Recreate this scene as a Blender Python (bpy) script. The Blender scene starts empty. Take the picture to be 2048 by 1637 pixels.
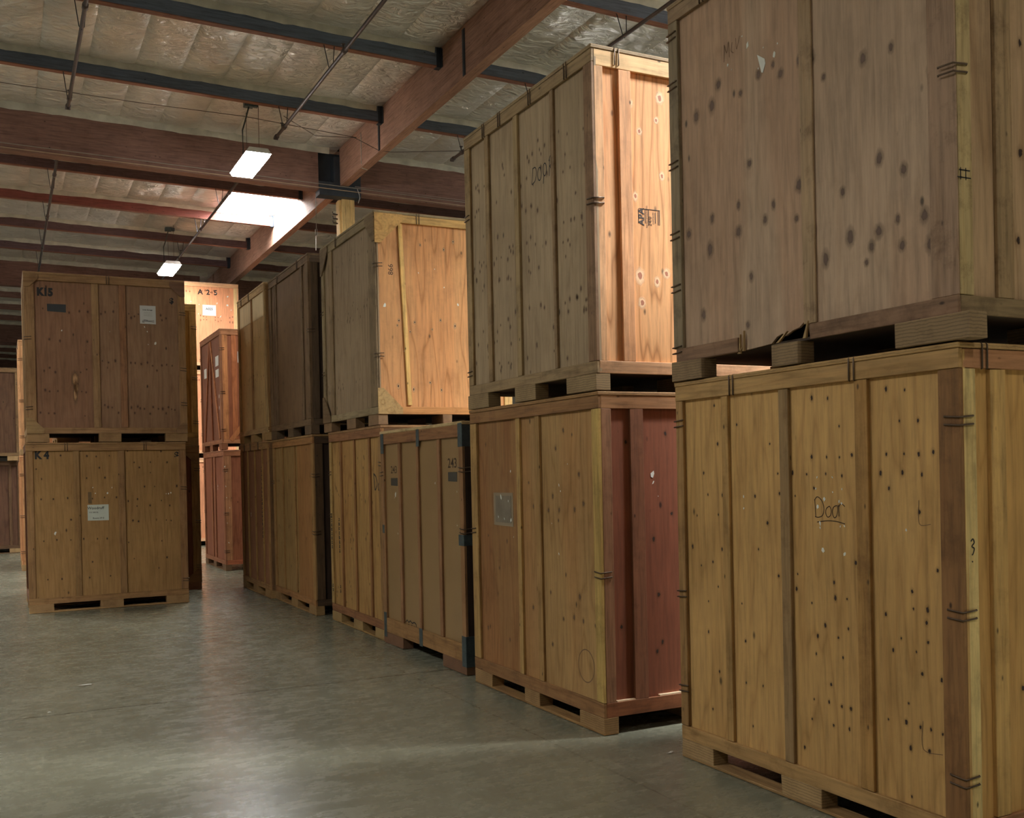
"""Storage crates stacked in a timber-roofed warehouse."""
import bpy, math, random
from mathutils import Vector, Matrix, noise
PI = math.pi
scene = bpy.context.scene
COL = scene.collection

# ------------------------------------------------------------------ colours and node materials
def lin(c):
    return tuple(((v/255)/12.92 if v/255 <= .04045 else ((v/255+.055)/1.055)**2.4) for v in c)
def shade(c, k): return tuple(max(0, min(255, v*k)) for v in c)
_m = {}
def _new(name):
    m = bpy.data.materials.new(name); m.use_nodes = True
    nt = m.node_tree; b = nt.nodes['Principled BSDF']
    return m, nt, b
def ramp(nt, stops, fac):
    r = nt.nodes.new('ShaderNodeValToRGB'); e = r.color_ramp.elements
    while len(e) < len(stops): e.new(.5)
    for i, (p, c) in enumerate(stops):
        e[i].position = p; e[i].color = (*c, 1) if len(c) == 3 else c
    nt.links.new(fac, r.inputs[0]); return r.outputs[0]
def tex(nt, kind, vec, scale=1, **kw):
    n = nt.nodes.new(kind); nt.links.new(vec, n.inputs['Vector']); n.inputs['Scale'].default_value = scale
    for k, v in kw.items(): n.inputs[k.replace('_', ' ')].default_value = v
    return n
def mixc(nt, a, b, fac, mode='MIX'):
    n = nt.nodes.new('ShaderNodeMix'); n.data_type = 'RGBA'; n.blend_type = mode
    for i, v in ((0, fac), (6, a), (7, b)):
        if hasattr(v, 'is_linked'): nt.links.new(v, n.inputs[i])
        else: n.inputs[i].default_value = v if i == 0 else (*v, 1)
    return n.outputs[2]
def coords(nt, scale, rand=True):
    tc = nt.nodes.new('ShaderNodeTexCoord'); mp = nt.nodes.new('ShaderNodeMapping')
    mp.inputs['Scale'].default_value = scale
    src = tc.outputs['Object']
    if rand:
        oi = nt.nodes.new('ShaderNodeObjectInfo'); vm = nt.nodes.new('ShaderNodeVectorMath'); vm.operation = 'MULTIPLY_ADD'
        cb = nt.nodes.new('ShaderNodeCombineXYZ')
        for i in range(3): nt.links.new(oi.outputs['Random'], cb.inputs[i])
        vm.inputs[1].default_value = (37, 71, 53)
        nt.links.new(cb.outputs[0], vm.inputs[0]); nt.links.new(src, vm.inputs[2]); src = vm.outputs[0]
    nt.links.new(src, mp.inputs['Vector']); return src, mp.outputs[0]

def wood(c, axis='z', ply=False, rough=.72, grime=.5, patches=0, flame=.5):
    """timber / rotary-cut plywood, grain along the given local axis"""
    key = (tuple(c), axis, ply, rough, grime, patches, flame)
    if key in _m: return _m[key]
    m, nt, b = _new('plywood' if ply else 'timber'); _m[key] = m
    g = {'x': (.9, 13, 13), 'y': (13, .9, 13), 'z': (13, 13, .9)}[axis]
    raw, v = coords(nt, g)
    base = lin(c)
    fine = tex(nt, 'ShaderNodeTexNoise', v, 3.2, Detail=6, Roughness=.65)
    k = .17 if ply else .24
    col = ramp(nt, [(.30, tuple(x*(1-k*1.5) for x in base)), (.5, base), (.70, tuple(min(1, x*(1+k)) for x in base))], fine.outputs['Fac'])
    # broad cathedral figure: distorted bands
    mp = nt.nodes.new('ShaderNodeMapping'); mp.inputs['Scale'].default_value = {'x': (.33, 2.6, 2.6), 'y': (2.6, .33, 2.6), 'z': (2.6, 2.6, .33)}[axis] if ply else tuple(q*.55 for q in g)
    nt.links.new(raw, mp.inputs[0])
    n1 = tex(nt, 'ShaderNodeTexNoise', mp.outputs[0], 1.4, Detail=2, Roughness=.5)
    mm = nt.nodes.new('ShaderNodeMath'); mm.operation = 'MULTIPLY'; mm.inputs[1].default_value = 15 if ply else 9
    nt.links.new(n1.outputs['Fac'], mm.inputs[0])
    fr = nt.nodes.new('ShaderNodeMath'); fr.operation = 'PINGPONG'; fr.inputs[1].default_value = 1
    nt.links.new(mm.outputs[0], fr.inputs[0])
    fig = ramp(nt, [(0, (.50, .40, .30)), (.10, (.72, .64, .54)), (.28, (.95, .93, .90)), (.6, (1, 1, 1))], fr.outputs[0])
    col = mixc(nt, col, fig, min(1, flame), 'MULTIPLY')
    # large tone drift over the sheet
    big = tex(nt, 'ShaderNodeTexNoise', raw, 1.1, Detail=2)
    drift = ramp(nt, [(.35, (.84, .80, .76)), (.65, (1.08, 1.06, 1.04))], big.outputs['Fac'])
    col = mixc(nt, col, drift, .75, 'MULTIPLY')
    if patches:      # reddish heartwood veneer
        pn = tex(nt, 'ShaderNodeTexNoise', mp.outputs[0], .9, Detail=1)
        pf = ramp(nt, [(.45, (0, 0, 0)), (.55, (1, 1, 1))], pn.outputs['Fac'])
        col = mixc(nt, col, mixc(nt, col, (.95, .72, .60), 1, 'MULTIPLY'), mixc(nt, (0, 0, 0), pf, patches))
    # grime, scuffs
    gr = tex(nt, 'ShaderNodeTexNoise', raw, 5.5, Detail=7, Roughness=.7)
    gf = ramp(nt, [(.50, (1, 1, 1)), (.72, (.42, .38, .35))], gr.outputs['Fac'])
    col = mixc(nt, col, gf, grime, 'MULTIPLY')
    # small natural pin knots
    vo = nt.nodes.new('ShaderNodeTexVoronoi'); mk = nt.nodes.new('ShaderNodeMapping')
    mk.inputs['Scale'].default_value = {'x': (3, 6, 6), 'y': (6, 3, 6), 'z': (6, 6, 3)}[axis]
    nt.links.new(raw, mk.inputs[0]); nt.links.new(mk.outputs[0], vo.inputs['Vector']); vo.inputs['Scale'].default_value = 1.0 if ply else 1.6
    kf = ramp(nt, [(.035, (1, 1, 1)), (.085, (0, 0, 0))], vo.outputs['Distance'])
    col = mixc(nt, col, tuple(x*.22 for x in base), kf)
    nt.links.new(col, b.inputs['Base Color'])
    b.inputs['Roughness'].default_value = rough
    b.inputs['Specular IOR Level'].default_value = .3
    bp = nt.nodes.new('ShaderNodeBump'); bp.inputs['Strength'].default_value = .25; bp.inputs['Distance'].default_value = .002
    nt.links.new(fine.outputs['Fac'], bp.inputs['Height']); nt.links.new(bp.outputs[0], b.inputs['Normal'])
    return m
def edgeply(c):
    key = ('edge', tuple(c))
    if key in _m: return _m[key]
    m, nt, b = _new('plywood_edge'); _m[key] = m
    raw, v = coords(nt, (1, 1, 1), True)
    w = nt.nodes.new('ShaderNodeTexWave'); w.bands_direction = 'Z'; w.inputs['Scale'].default_value = 22; w.inputs['Distortion'].default_value = 3; w.inputs['Detail'].default_value = 3
    nt.links.new(v, w.inputs['Vector']); base = lin(c)
    col = ramp(nt, [(.05, tuple(x*.62 for x in base)), (.3, base)], w.outputs['Fac'])
    n = tex(nt, 'ShaderNodeTexNoise', raw, 6, Detail=6, Roughness=.7)
    col = mixc(nt, col, ramp(nt, [(.45, (1, 1, 1)), (.7, (.5, .45, .4))], n.outputs['Fac']), .7, 'MULTIPLY')
    nt.links.new(col, b.inputs['Base Color']); b.inputs['Roughness'].default_value = .8
    return m
def flat(name, c, rough=.6, metal=0, emit=0, noise_amt=.15, spec=.5, scale=8):
    key = (name, tuple(c), rough, metal, emit)
    if key in _m: return _m[key]
    m, nt, b = _new(name); _m[key] = m
    base = lin(c); raw, v = coords(nt, (1, 1, 1), True)
    n = tex(nt, 'ShaderNodeTexNoise', raw, scale, Detail=4)
    col = ramp(nt, [(.3, tuple(x*(1-noise_amt) for x in base)), (.7, tuple(min(1, x*(1+noise_amt)) for x in base))], n.outputs['Fac'])
    nt.links.new(col, b.inputs['Base Color'])
    b.inputs['Roughness'].default_value = rough; b.inputs['Metallic'].default_value = metal
    b.inputs['Specular IOR Level'].default_value = spec
    if emit:
        b.inputs['Emission Color'].default_value = (*lin(c), 1); b.inputs['Emission Strength'].default_value = emit
    return m

def knotmat(name, core, halo, ha=.35, edge=.45):
    """round knot: opaque core, tinted ring of turned grain fading into the board"""
    m, nt, b = _new(name)
    at = nt.nodes.new('ShaderNodeAttribute'); at.attribute_name = 'knot'
    nz = tex(nt, 'ShaderNodeTexNoise', at.outputs['Vector'], 2.2, Detail=3)
    ln = nt.nodes.new('ShaderNodeVectorMath'); ln.operation = 'LENGTH'
    sp = nt.nodes.new('ShaderNodeSeparateXYZ'); cb = nt.nodes.new('ShaderNodeCombineXYZ'); nt.links.new(at.outputs['Vector'], sp.inputs[0])
    nt.links.new(sp.outputs[0], cb.inputs[0]); nt.links.new(sp.outputs[1], cb.inputs[1]); nt.links.new(cb.outputs[0], ln.inputs[0])
    ad = nt.nodes.new('ShaderNodeMath'); ad.operation = 'MULTIPLY_ADD'; nt.links.new(nz.outputs['Fac'], ad.inputs[0]); ad.inputs[1].default_value = .5; nt.links.new(ln.outputs['Value'], ad.inputs[2])
    sb = nt.nodes.new('ShaderNodeMath'); sb.operation = 'SUBTRACT'; nt.links.new(ad.outputs[0], sb.inputs[0]); sb.inputs[1].default_value = .25
    col = ramp(nt, [(.0, lin(core)), (.30, lin(core)), (.42, lin(halo)), (1, lin(halo))], sb.outputs[0])
    al = ramp(nt, [(0, (1, 1, 1)), (.30, (.95,)*3), (edge, (ha,)*3), (.68, (ha*.6,)*3), (.95, (0, 0, 0))], sb.outputs[0])
    nt.links.new(col, b.inputs['Base Color']); nt.links.new(al, b.inputs['Alpha']); b.inputs['Roughness'].default_value = .7
    return m
INK = flat('black_stencil_paint', (22, 20, 20), .7)
PENCIL = flat('dark_marker', (52, 34, 18), .8)
PAPER = flat('white_paper', (225, 225, 215), .7, noise_amt=.05)
KNOT = knotmat('dark_knot', (44, 25, 14), (112, 76, 42), .2)
KSOFT = knotmat('brown_knot', (96, 70, 50), (118, 92, 64), .28)
PMARK = flat('pencil_mark', (112, 84, 58), .8)
WIRE = flat('steel_wire', (92, 74, 58), .45, .6)
ZINC = flat('zinc_bracket', (88, 100, 102), .5, .7, scale=30)
VOID = flat('shadowed_interior_board', (70, 55, 42), .9)

# ------------------------------------------------------------------ mesh builder
class MB:
    def __init__(s): s.v = []; s.f = []; s.mi = []; s.sm = []; s.kn = {}
    def add(s, vs, fs, mi=0, sm=False):
        o = len(s.v); s.v += [tuple(v) for v in vs]
        for f in fs: s.f.append([i+o for i in f]); s.mi.append(mi); s.sm.append(sm)
    def hexa(s, p, mi=0):  # p: 8 points bottom4 top4
        s.add(p, [(0, 3, 2, 1), (4, 5, 6, 7), (0, 1, 5, 4), (1, 2, 6, 5), (2, 3, 7, 6), (3, 0, 4, 7)], mi)
    def box(s, a, b, mi=0, jit=0, T=None):
        x0, y0, z0 = a; x1, y1, z1 = b
        p = [(x0, y0, z0), (x1, y0, z0), (x1, y1, z0), (x0, y1, z0), (x0, y0, z1), (x1, y0, z1), (x1, y1, z1), (x0, y1, z1)]
        if jit: p = [tuple(c+random.uniform(-jit, jit) for c in q) for q in p]
        if T: p = [T(*q) for q in p]
        s.hexa(p, mi)
    def tube(s, pts, r, n=8, mi=0, closed=False):
        pts = [Vector(p) for p in pts]; rings = []
        for i, p in enumerate(pts):
            a = pts[max(0, i-1)]; c = pts[min(len(pts)-1, i+1)]; d = (c-a).normalized()
            u = d.cross(Vector((0, 0, 1))); u = d.cross(Vector((1, 0, 0))) if u.length < .1 else u
            u.normalize(); w = d.cross(u)
            rings.append([p+(u*math.cos(2*PI*k/n)+w*math.sin(2*PI*k/n))*r for k in range(n)])
        vs = [q for R in rings for q in R]; fs = []
        for i in range(len(rings)-1):
            for k in range(n):
                fs.append((i*n+k, i*n+(k+1) % n, (i+1)*n+(k+1) % n, (i+1)*n+k))
        fs.append(tuple(range(n-1, -1, -1))); fs.append(tuple((len(rings)-1)*n+k for k in range(n)))
        s.add(vs, fs, mi, True)
    def build(s, name, mats, parent=None, bevel=0):
        me = bpy.data.meshes.new(name); me.from_pydata(s.v, [], s.f)
        if not isinstance(mats, (list, tuple)): mats = [mats]
        for m in mats: me.materials.append(m)
        me.polygons.foreach_set('material_index', s.mi); me.polygons.foreach_set('use_smooth', s.sm)
        if s.kn:
            at = me.attributes.new('knot', 'FLOAT_VECTOR', 'POINT')
            for i, q in s.kn.items(): at.data[i].vector = q
        me.update()
        o = bpy.data.objects.new(name, me); COL.objects.link(o)
        if parent: o.parent = parent
        if bevel:
            md = o.modifiers.new('Bevel', 'BEVEL'); md.width = bevel; md.segments = 1; md.limit_method = 'ANGLE'
        return o
def tag(o, label=None, cat=None, group=None, kind=None):
    if label: o['label'] = label
    if cat: o['category'] = cat
    if group: o['group'] = group
    if kind: o['kind'] = kind
    return o
def empty(name, loc, rz=0):
    o = bpy.data.objects.new(name, None); COL.objects.link(o); o.location = loc; o.rotation_euler = (0, 0, rz); o.empty_display_size = .2
    return o

# ------------------------------------------------------------------ storage crates
L0, D0, H0, TP = 1.93, 1.50, 2.15, .021      # long side, depth, height, frame thickness
def facemap(face, L, D):
    if face == 'front': return lambda u, o, z: (u, -o, z)
    if face == 'right': return lambda u, o, z: (L+o, u, z)
    if face == 'left': return lambda u, o, z: (-o, D-u, z)
    return lambda u, o, z: (L-u, D+o, z)
def disc(mb, T, u, z, ru, rz, out, mi, n=9, seed=0):
    R = random.Random(seed); pts = [T(u, out, z)]; o0 = len(mb.v); w = R.uniform(0, 50); mb.kn[o0] = (0, 0, w)
    for k in range(n):
        a = 2*PI*k/n; q = 1; mb.kn[o0+1+k] = (math.cos(a), math.sin(a), w); pts.append(T(u+ru*q*math.cos(a), out, z+rz*q*math.sin(a)))
    mb.add(pts, [(0, 1+k, 1+(k+1) % n) for k in range(n)], mi)
def knotrows(W, H, spec, seed):
    """rows of rotary-veneer knots: spec = [(z, count, jitter)]"""
    R = random.Random(seed); out = []
    for z, n, j in spec:
        for k in range(n): out.append((R.uniform(.1, W-.1), z+R.uniform(-j, j)))
    return out
def panel_part(par, T, u0, u1, z0, z1, mat, knots, seed, ks=1.0, km=KNOT, halo=None, name='side_panel', ragged=None):
    mb = MB()
    if ragged:
        # sheet whose bottom edge is torn: ragged = [(u, z)...] polyline of the bottom edge
        top = [(u, z1) for u, z in ragged]
        vs = []; n = len(ragged)
        for o in (-TP, -TP-.014):
            vs += [T(u, o, z) for u, z in ragged] + [T(u, o, z) for u, z in top]
        fs = []
        for i in range(n-1):
            fs.append((i, i+1, n+i+1, n+i)); q = 2*n
            fs.append((q+i+1, q+i, q+n+i, q+n+i+1)); fs.append((i+1, i, q+i, q+i+1))
        mb.add(vs, fs, 0)
    else:
        mb.box((u0, -TP-.014, z0), (u1, -TP, z1), 0, T=T)
    R = random.Random(seed)
    for i, (u, z) in enumerate(knots):
        if u0+.01 < u < u1-.01 and z0+.01 < z < z1-.01:
            r = R.uniform(.0045, .0085)*ks

            disc(mb, T, u, z, r*2.15, r*2.15*R.uniform(1.15, 1.8), -TP+.0007, 1, 16, seed+i*7)
    return mb.build(name, [mat, km, halo or km], par)
def ply_box(name, T, a, b, mat, par, jit=.0015, bev=.0025):
    mb = MB(); mb.box(a, b, 0, jit, T); return mb.build(name, mat, par, bev)

def face(par, which, L, D, H, sp, pz, lid=.03):
    """frame + plywood of one side"""
    T = facemap(which, L, D); W = L if which in ('front', 'back') else D
    e = 0 if which in ('front', 'back') else TP
    rb, rt = sp.get('rb', .075), sp.get('rt', .08)
    lum = sp['lum']; zb0, zb1 = pz, pz+rb; zt0, zt1 = H-lid-rt, H-lid
    h = 'x' if which in ('front', 'back') else 'y'
    lh, lv = wood(sp.get('rail', lum), h, grime=sp.get('grime', .5), flame=.35), lambda c: wood(c, 'z', grime=sp.get('grime', .5), flame=.35)
    # panels between given split positions
    splits = sp.get('panels') or [(e, W-e, sp['ply'])]
    for i, (u0, u1, c) in enumerate(splits):
        rg = sp.get('ragged') if i == 0 else None
        m = c if not isinstance(c, tuple) else wood(c, 'z', True, grime=sp.get('pgrime', .3), patches=sp.get('patches', 0), flame=sp.get('flame', .5), rough=sp.get('prough', .7))
        panel_part(par, T, u0, u1, pz+.01, zt1-.005, m, sp.get('knots', ()), sp.get('seed', 1)+i, sp.get('ks', 1), sp.get('km', KNOT), sp.get('halo'), ragged=rg)
    for (u0, u1) in sp.get('rail_segments', [(e, W-e)]):
        ply_box('bottom_rail', T, (u0, -TP, zb0), (u1, 0, zb1), wood(sp.get('brail', sp.get('rail', lum)), h, grime=.7, flame=.35), par, .002)
    ply_box('top_rail', T, (e, -TP, zt0), (W-e, 0, zt1), lh, par)
    pw = sp.get('posts', (.09, .09)); pc = sp.get('postc', (lum, lum)); pt = sp.get('pthick', (0, 0))
    if pw[0]: ply_box('corner_post', T, (e, -TP, zb1+.002), (pw[0], pt[0], zt0-.002), lv(pc[0]), par)
    if pw[1]: ply_box('corner_post', T, (W-pw[1], -TP, zb1+.002), (W-e, pt[1], zt0-.002), lv(pc[1]), par)
    for bt in sp.get('battens', ()):
        u0, u1 = bt[:2]; c = bt[2] if len(bt) > 2 else sp.get('bat', lum)
        ply_box('batten', T, (u0, -TP, zb1+.002), (u1, bt[3] if len(bt) > 3 else -.001, zt0-.002), lv(c), par)
    for (ua, ub, wd, c) in sp.get('braces', ()):    # slanted boards: (u,z) to (u,z)
        (u0, z0), (u1, z1) = ua, ub; d = Vector((u1-u0, z1-z0)).normalized(); n = Vector((-d.y, d.x))*wd/2
        q = [(u0+n.x, z0+n.y), (u0-n.x, z0-n.y), (u1-n.x, z1-n.y), (u1+n.x, z1+n.y)]
        mb = MB(); mb.hexa([T(a, -TP+.001, b) for a, b in q]+[T(a, .004, b) for a, b in q])
        mb.build('brace', wood(c, 'z', flame=.3), par, .002)
    for (cu, cz, s, c) in sp.get('gussets', ()):     # corner plates
        u = 0 if cu == 'L' else W; su = 1 if cu == 'L' else -1
        z = pz if cz == 'B' else H-lid; sz = 1 if cz == 'B' else -1
        q = [(u, z), (u+su*s, z), (u+su*s, z+sz*.06), (u+su*.06, z+sz*s), (u, z+sz*s)]
        mb = MB(); n = len(q); vs = [T(a, .0005, b) for a, b in q]+[T(a, .011, b) for a, b in q]
        mb.add(vs, [tuple(range(n, 2*n)), tuple(range(n-1, -1, -1))]+[(i, (i+1) % n, n+(i+1) % n, n+i) for i in range(n)])
        mb.build('corner_gusset', wood(c, 'x', True, grime=.6), par)

def crate(label, loc, rot, front, end, end_side='right', L=L0, D=D0, H=H0, group=None, pal=None, lid_c=None, skid=True, clips=True, detail=2):
    o = empty('storage_crate', loc, rot); tag(o, label, 'crate', group)
    pz = .11
    p = dict(x0=0, x1=L, y0=0, blocks=[(0, .285), (.83, 1.11), (L-.285, L)], c=(165, 130, 85), edge=(175, 142, 96))
    p.update(pal or {})
    # floor deck and lid
    lc = lid_c or front['lum']
    ply_box('lid', lambda a, b, c: (a, b, c), (-.004, -.004, H-.030), (L+.004, D+.004, H-.004), edgeply(shade(lc, 1.05)), o, .0025, .004)
    ply_box('floor_deck', lambda a, b, c: (a, b, c), (.03, .04, pz+.004), (L-.03, D-.04, pz+.02), VOID, o)
    # three notched runners
    ys = [(p['y0'], p['y0']+.105), (D/2-.05, D/2+.05), (D-.105, D)]
    for j, (y0, y1) in enumerate(ys):
        mb = MB()
        for bi, (a, b) in enumerate(p['blocks']):
            mb.box((p['x0']+a if bi == 0 else a, y0, .014 if skid else .0025), (b if bi < len(p['blocks'])-1 else p['x1'], y1, pz), 0, .0024)
            if not skid: mb.build('runner_block', [edgeply(p['edge']), wood(p['c'], 'x')], o, .003); mb = MB()
        if skid: mb.box((p['x0'], y0, .002), (p['x1'], y1, .018), 1, .0015); mb.build('pallet_runner', [edgeply(p['edge']), wood(p['c'], 'x')], o, .003)
    face(o, 'front', L, D, H, front, pz)
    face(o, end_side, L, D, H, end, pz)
    plain = dict(lum=end['lum'], ply=end.get('ply') or front.get('ply') or (150, 115, 75), posts=(.09, .09), battens=[(.5, .58), (.98, 1.06)])
    face(o, 'left' if end_side == 'right' else 'right', L, D, H, plain, pz)
    face(o, 'back', L, D, H, plain, pz)
    # wire clips round the visible corners and over the lid edge
    if clips:
        def clip_corner(cx, fs, z):
            mb = MB(); TF = facemap('front', L, D); r = .0042 if detail > 1 else .0035
            for dz in (0, -.033):
                if cx == 'R':
                    pts = [TF(L-.075, .0, z+dz), TF(L-.072, .006, z+dz), TF(L+.004, .007, z+dz-.006), (L+.006, .072, z+dz), (L, .076, z+dz)]
                elif cx == 'L':
                    pts = [TF(.075, .0, z+dz), TF(.072, .006, z+dz), TF(-.004, .007, z+dz-.006), (-.006, .072, z+dz), (0, .076, z+dz)]
                mb.tube(pts, r, 5)
            mb.build('wire_clip', WIRE, o)
        def clip_lid(u, W, T):
            mb = MB(); T = T
            for du in (0, .03):
                mb.tube([T(u+du, -.03, H-.006), T(u+du, .002, H-.006), T(u+du, .007, H-.012), T(u+du, .006, H-.11), T(u+du, .001, H-.112)], .004, 5)
            mb.build('wire_clip', WIRE, o)
        cl = front.get('clips', {})
        for z in cl.get('R', (H*.84, H*.48, H*.17)): clip_corner('R', 0, z)
        for z in cl.get('L', (H*.84, H*.48, H*.17)): clip_corner('L', 0, z)
        for u in cl.get('lid', (L*.27, L*.72)): clip_lid(u, L, facemap('front', L, D))
        for u in cl.get('lid_end', (.2,)): clip_lid(u, D, facemap(end_side, L, D))
    return o

def text(par, which, s, u, z, size, mat=INK, rot=0, out=None, L=L0, D=D0, name='stencil', sx=1, bold=0.0, z_off=0):
    cu = bpy.data.curves.new('t', 'FONT'); cu.body = s; cu.size = size; cu.offset = bold; cu.resolution_u = 3
    cu.align_x = 'CENTER'; cu.align_y = 'CENTER'
    to = bpy.data.objects.new('t', cu); COL.objects.link(to)
    dg = bpy.context.evaluated_depsgraph_get(); me = bpy.data.meshes.new_from_object(to.evaluated_get(dg))
    T = facemap(which, L, D); out = -TP+.0012 if out is None else out
    c, sn = math.cos(rot), math.sin(rot)
    for v in me.vertices:
        a, b = v.co.x*sx, v.co.y
        v.co = T(u+a*c-b*sn, out, z+a*sn+b*c)
    bpy.data.objects.remove(to); bpy.data.curves.remove(cu)
    me.materials.clear(); me.materials.append(mat)
    o = bpy.data.objects.new(name, me); COL.objects.link(o); o.parent = par
    return o
def strokes(par, which, lines, w, mat=PENCIL, out=None, L=L0, D=D0, name='handwriting'):
    T = facemap(which, L, D); out = -TP+.0012 if out is None else out; mb = MB()
    for ln in lines:
        ln = [Vector(p) for p in ln]
        # smooth the polyline a little
        if len(ln) > 2:
            fine = []
            for i in range(len(ln)-1):
                p0, p1, p2, p3 = ln[max(0, i-1)], ln[i], ln[i+1], ln[min(len(ln)-1, i+2)]
                for k in range(5):
                    t = k/5; fine.append(.5*((2*p1)+(-p0+p2)*t+(2*p0-5*p1+4*p2-p3)*t*t+(-p0+3*p1-3*p2+p3)*t**3))
            ln = fine+[ln[-1]]
        vs = []
        for i, p in enumerate(ln):
            d = (ln[min(i+1, len(ln)-1)]-ln[max(0, i-1)]).normalized(); n = Vector((-d.y, d.x))*w/2
            vs += [T(p.x+n.x, out, p.y+n.y), T(p.x-n.x, out, p.y-n.y)]
        mb.add(vs, [(2*i, 2*i+1, 2*i+3, 2*i+2) for i in range(len(ln)-1)])
    return mb.build(name, mat, par)
def patch(par, which, u0, u1, z0, z1, mat, name, out=None, th=.0015, L=L0, D=D0, jit=.002, seed=0):
    R = random.Random(seed); T = facemap(which, L, D); out = -TP+.0006 if out is None else out
    mb = MB(); q = [(u0, z0), (u1, z0), (u1, z1), (u0, z1)]; q = [(a+R.uniform(-jit, jit), b+R.uniform(-jit, jit)) for a, b in q]
    mb.hexa([T(a, out, b) for a, b in q]+[T(a, out+th, b) for a, b in q]); return mb.build(name, mat, par)
def flecks(par, which, pts, mat=PAPER, L=L0, D=D0, out=None):
    """torn paper remnants under staples; pts (u,z,size)"""
    T = facemap(which, L, D); out = -TP+.0008 if out is None else out; mb = MB(); R = random.Random(len(pts))
    for (u, z, s) in pts:
        n = R.randint(4, 6); a0 = R.uniform(0, 6); asp = R.uniform(.35, .8); th = R.uniform(-.6, .6)
        q = []
        for k in range(n):
            a = a0+2*PI*k/n; r = s*R.uniform(.6, 1.1); x, y = r*asp*math.cos(a), r*math.sin(a)
            q.append((u+x*math.cos(th)-y*math.sin(th), z+x*math.sin(th)+y*math.cos(th)))
        mb.add([T(a, out, b) for a, b in q]+[T(a, out+.001, b) for a, b in q],
               [tuple(range(n, 2*n))]+[(i, (i+1) % n, n+(i+1) % n, n+i) for i in range(n)])
    return mb.build('paper_scraps', mat, par)
# ------------------------------------------------------------------ light levels of the room
EXPO = 0.78
SKYC = (.93, .97, 1.0)
SKYE = {'n': 50, 's': 205, 'w': 40, 'w2': 40}
LEDE = 45
EXTRA = [(-3.2, 7.2), (-3.2, 15.8), (3.5, -1.4), (-3.2, -1.4), (9.6, 7.2), (9.6, 15.8), (-3.2, 24.4), (-3.2, 33.0), (3.5, 33.0), (-3.2, 42.0)]  # unseen strip lights added for the hall's general brightness
# knot positions measured on the crate faces (metres along, metres up)
K_S1L= [(0.329,1.995),(0.352,1.785),(0.224,1.628),(0.259,1.508),(0.384,1.506),(0.157,1.39),(0.346,1.4),(0.447,1.354),(0.111,1.213),(0.372,1.213),(0.187,1.112),(0.291,1.138),(0.333,1.006),(0.245,0.917),(0.24,0.748),(0.329,0.541),(0.265,0.323),(0.515,1.881),(0.874,1.948),(0.903,1.708),(0.77,1.771),(0.826,1.62),(0.65,1.504),(0.836,1.52),(0.933,1.623),(0.948,1.509),(0.878,1.396),(0.742,1.368),(0.669,1.231),(0.818,1.105),(0.955,1.126),(0.946,1.052),(0.915,0.972),(0.529,0.935),(0.553,0.74),(0.849,0.76),(0.552,0.519),(0.684,0.527),(0.6,0.301),(0.887,0.3),(1.074,1.982),(1.179,1.971),(1.249,1.837),(1.066,1.697),(1.165,1.695),(1.247,1.693),(1.324,1.701),(1.03,1.615),(1.157,1.617),(1.26,1.606),(1.077,1.548),(1.336,1.207),(1.198,1.106),(1.049,0.993),(1.204,1.033),(1.278,1.036),(1.136,0.896),(1.283,0.898),(1.085,0.839),(1.219,0.849),(1.349,0.751),(1.072,0.751),(1.246,0.759),(1.167,0.62),(1.372,0.599),(1.052,0.529),(1.151,0.535),(1.232,0.529),(1.289,0.529),(1.351,0.524),(1.425,0.533),(1.036,0.43),(1.178,0.429),(1.278,0.433),(1.384,0.423),(0.981,0.279),(1.432,2.043),(1.635,1.974),(1.532,1.986),(1.603,1.842),(1.703,1.839),(1.527,1.7),(1.625,1.699),(1.703,1.696),(1.778,1.703),(1.615,1.618),(1.718,1.609),(1.493,1.616),(1.538,1.549),(1.701,1.45),(1.79,1.208),(1.655,1.107),(1.66,1.033),(1.735,1.038),(1.508,0.993),(1.728,0.982),(1.545,0.839),(1.591,0.897),(1.672,0.85),(1.735,0.9),(1.701,0.761),(1.8,0.752),(1.625,0.621),(1.822,0.603),(1.511,0.528),(1.61,0.537),(1.686,0.531),(1.741,0.532),(1.801,0.526),(1.632,0.429),(1.731,0.438),(1.83,0.427),(1.633,0.219)]
K_K4= [(0.401,1.982),(0.71,1.972),(0.82,1.965),(0.978,1.972),(1.202,2.031),(1.617,2.024),(1.279,1.882),(1.481,1.882),(1.691,1.876),(1.342,1.813),(0.855,1.819),(0.701,1.688),(0.92,1.689),(1.478,1.743),(0.117,1.815),(0.176,1.689),(1.401,1.563),(1.527,1.56),(1.808,1.559),(1.149,1.505),(0.165,1.433),(0.305,1.431),(0.473,1.438),(0.763,1.423),(0.909,1.433),(1.053,1.431),(1.31,1.4),(1.302,1.308),(1.465,1.312),(1.608,1.372),(1.713,1.303),(1.195,1.377),(1.863,1.304),(1.317,1.109),(1.248,1.121),(1.665,1.11),(1.725,1.102),(1.091,1.148),(0.506,1.163),(0.649,0.911),(0.813,0.903),(0.929,0.901),(0.335,0.912),(0.184,0.903),(0.498,0.904),(1.189,0.838),(1.602,0.838),(1.105,0.81),(1.253,0.622),(1.663,0.616),(0.747,0.61),(1.557,0.482),(0.22,0.416),(0.384,0.414),(0.708,0.41),(0.959,0.416),(1.098,0.469)]
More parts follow.
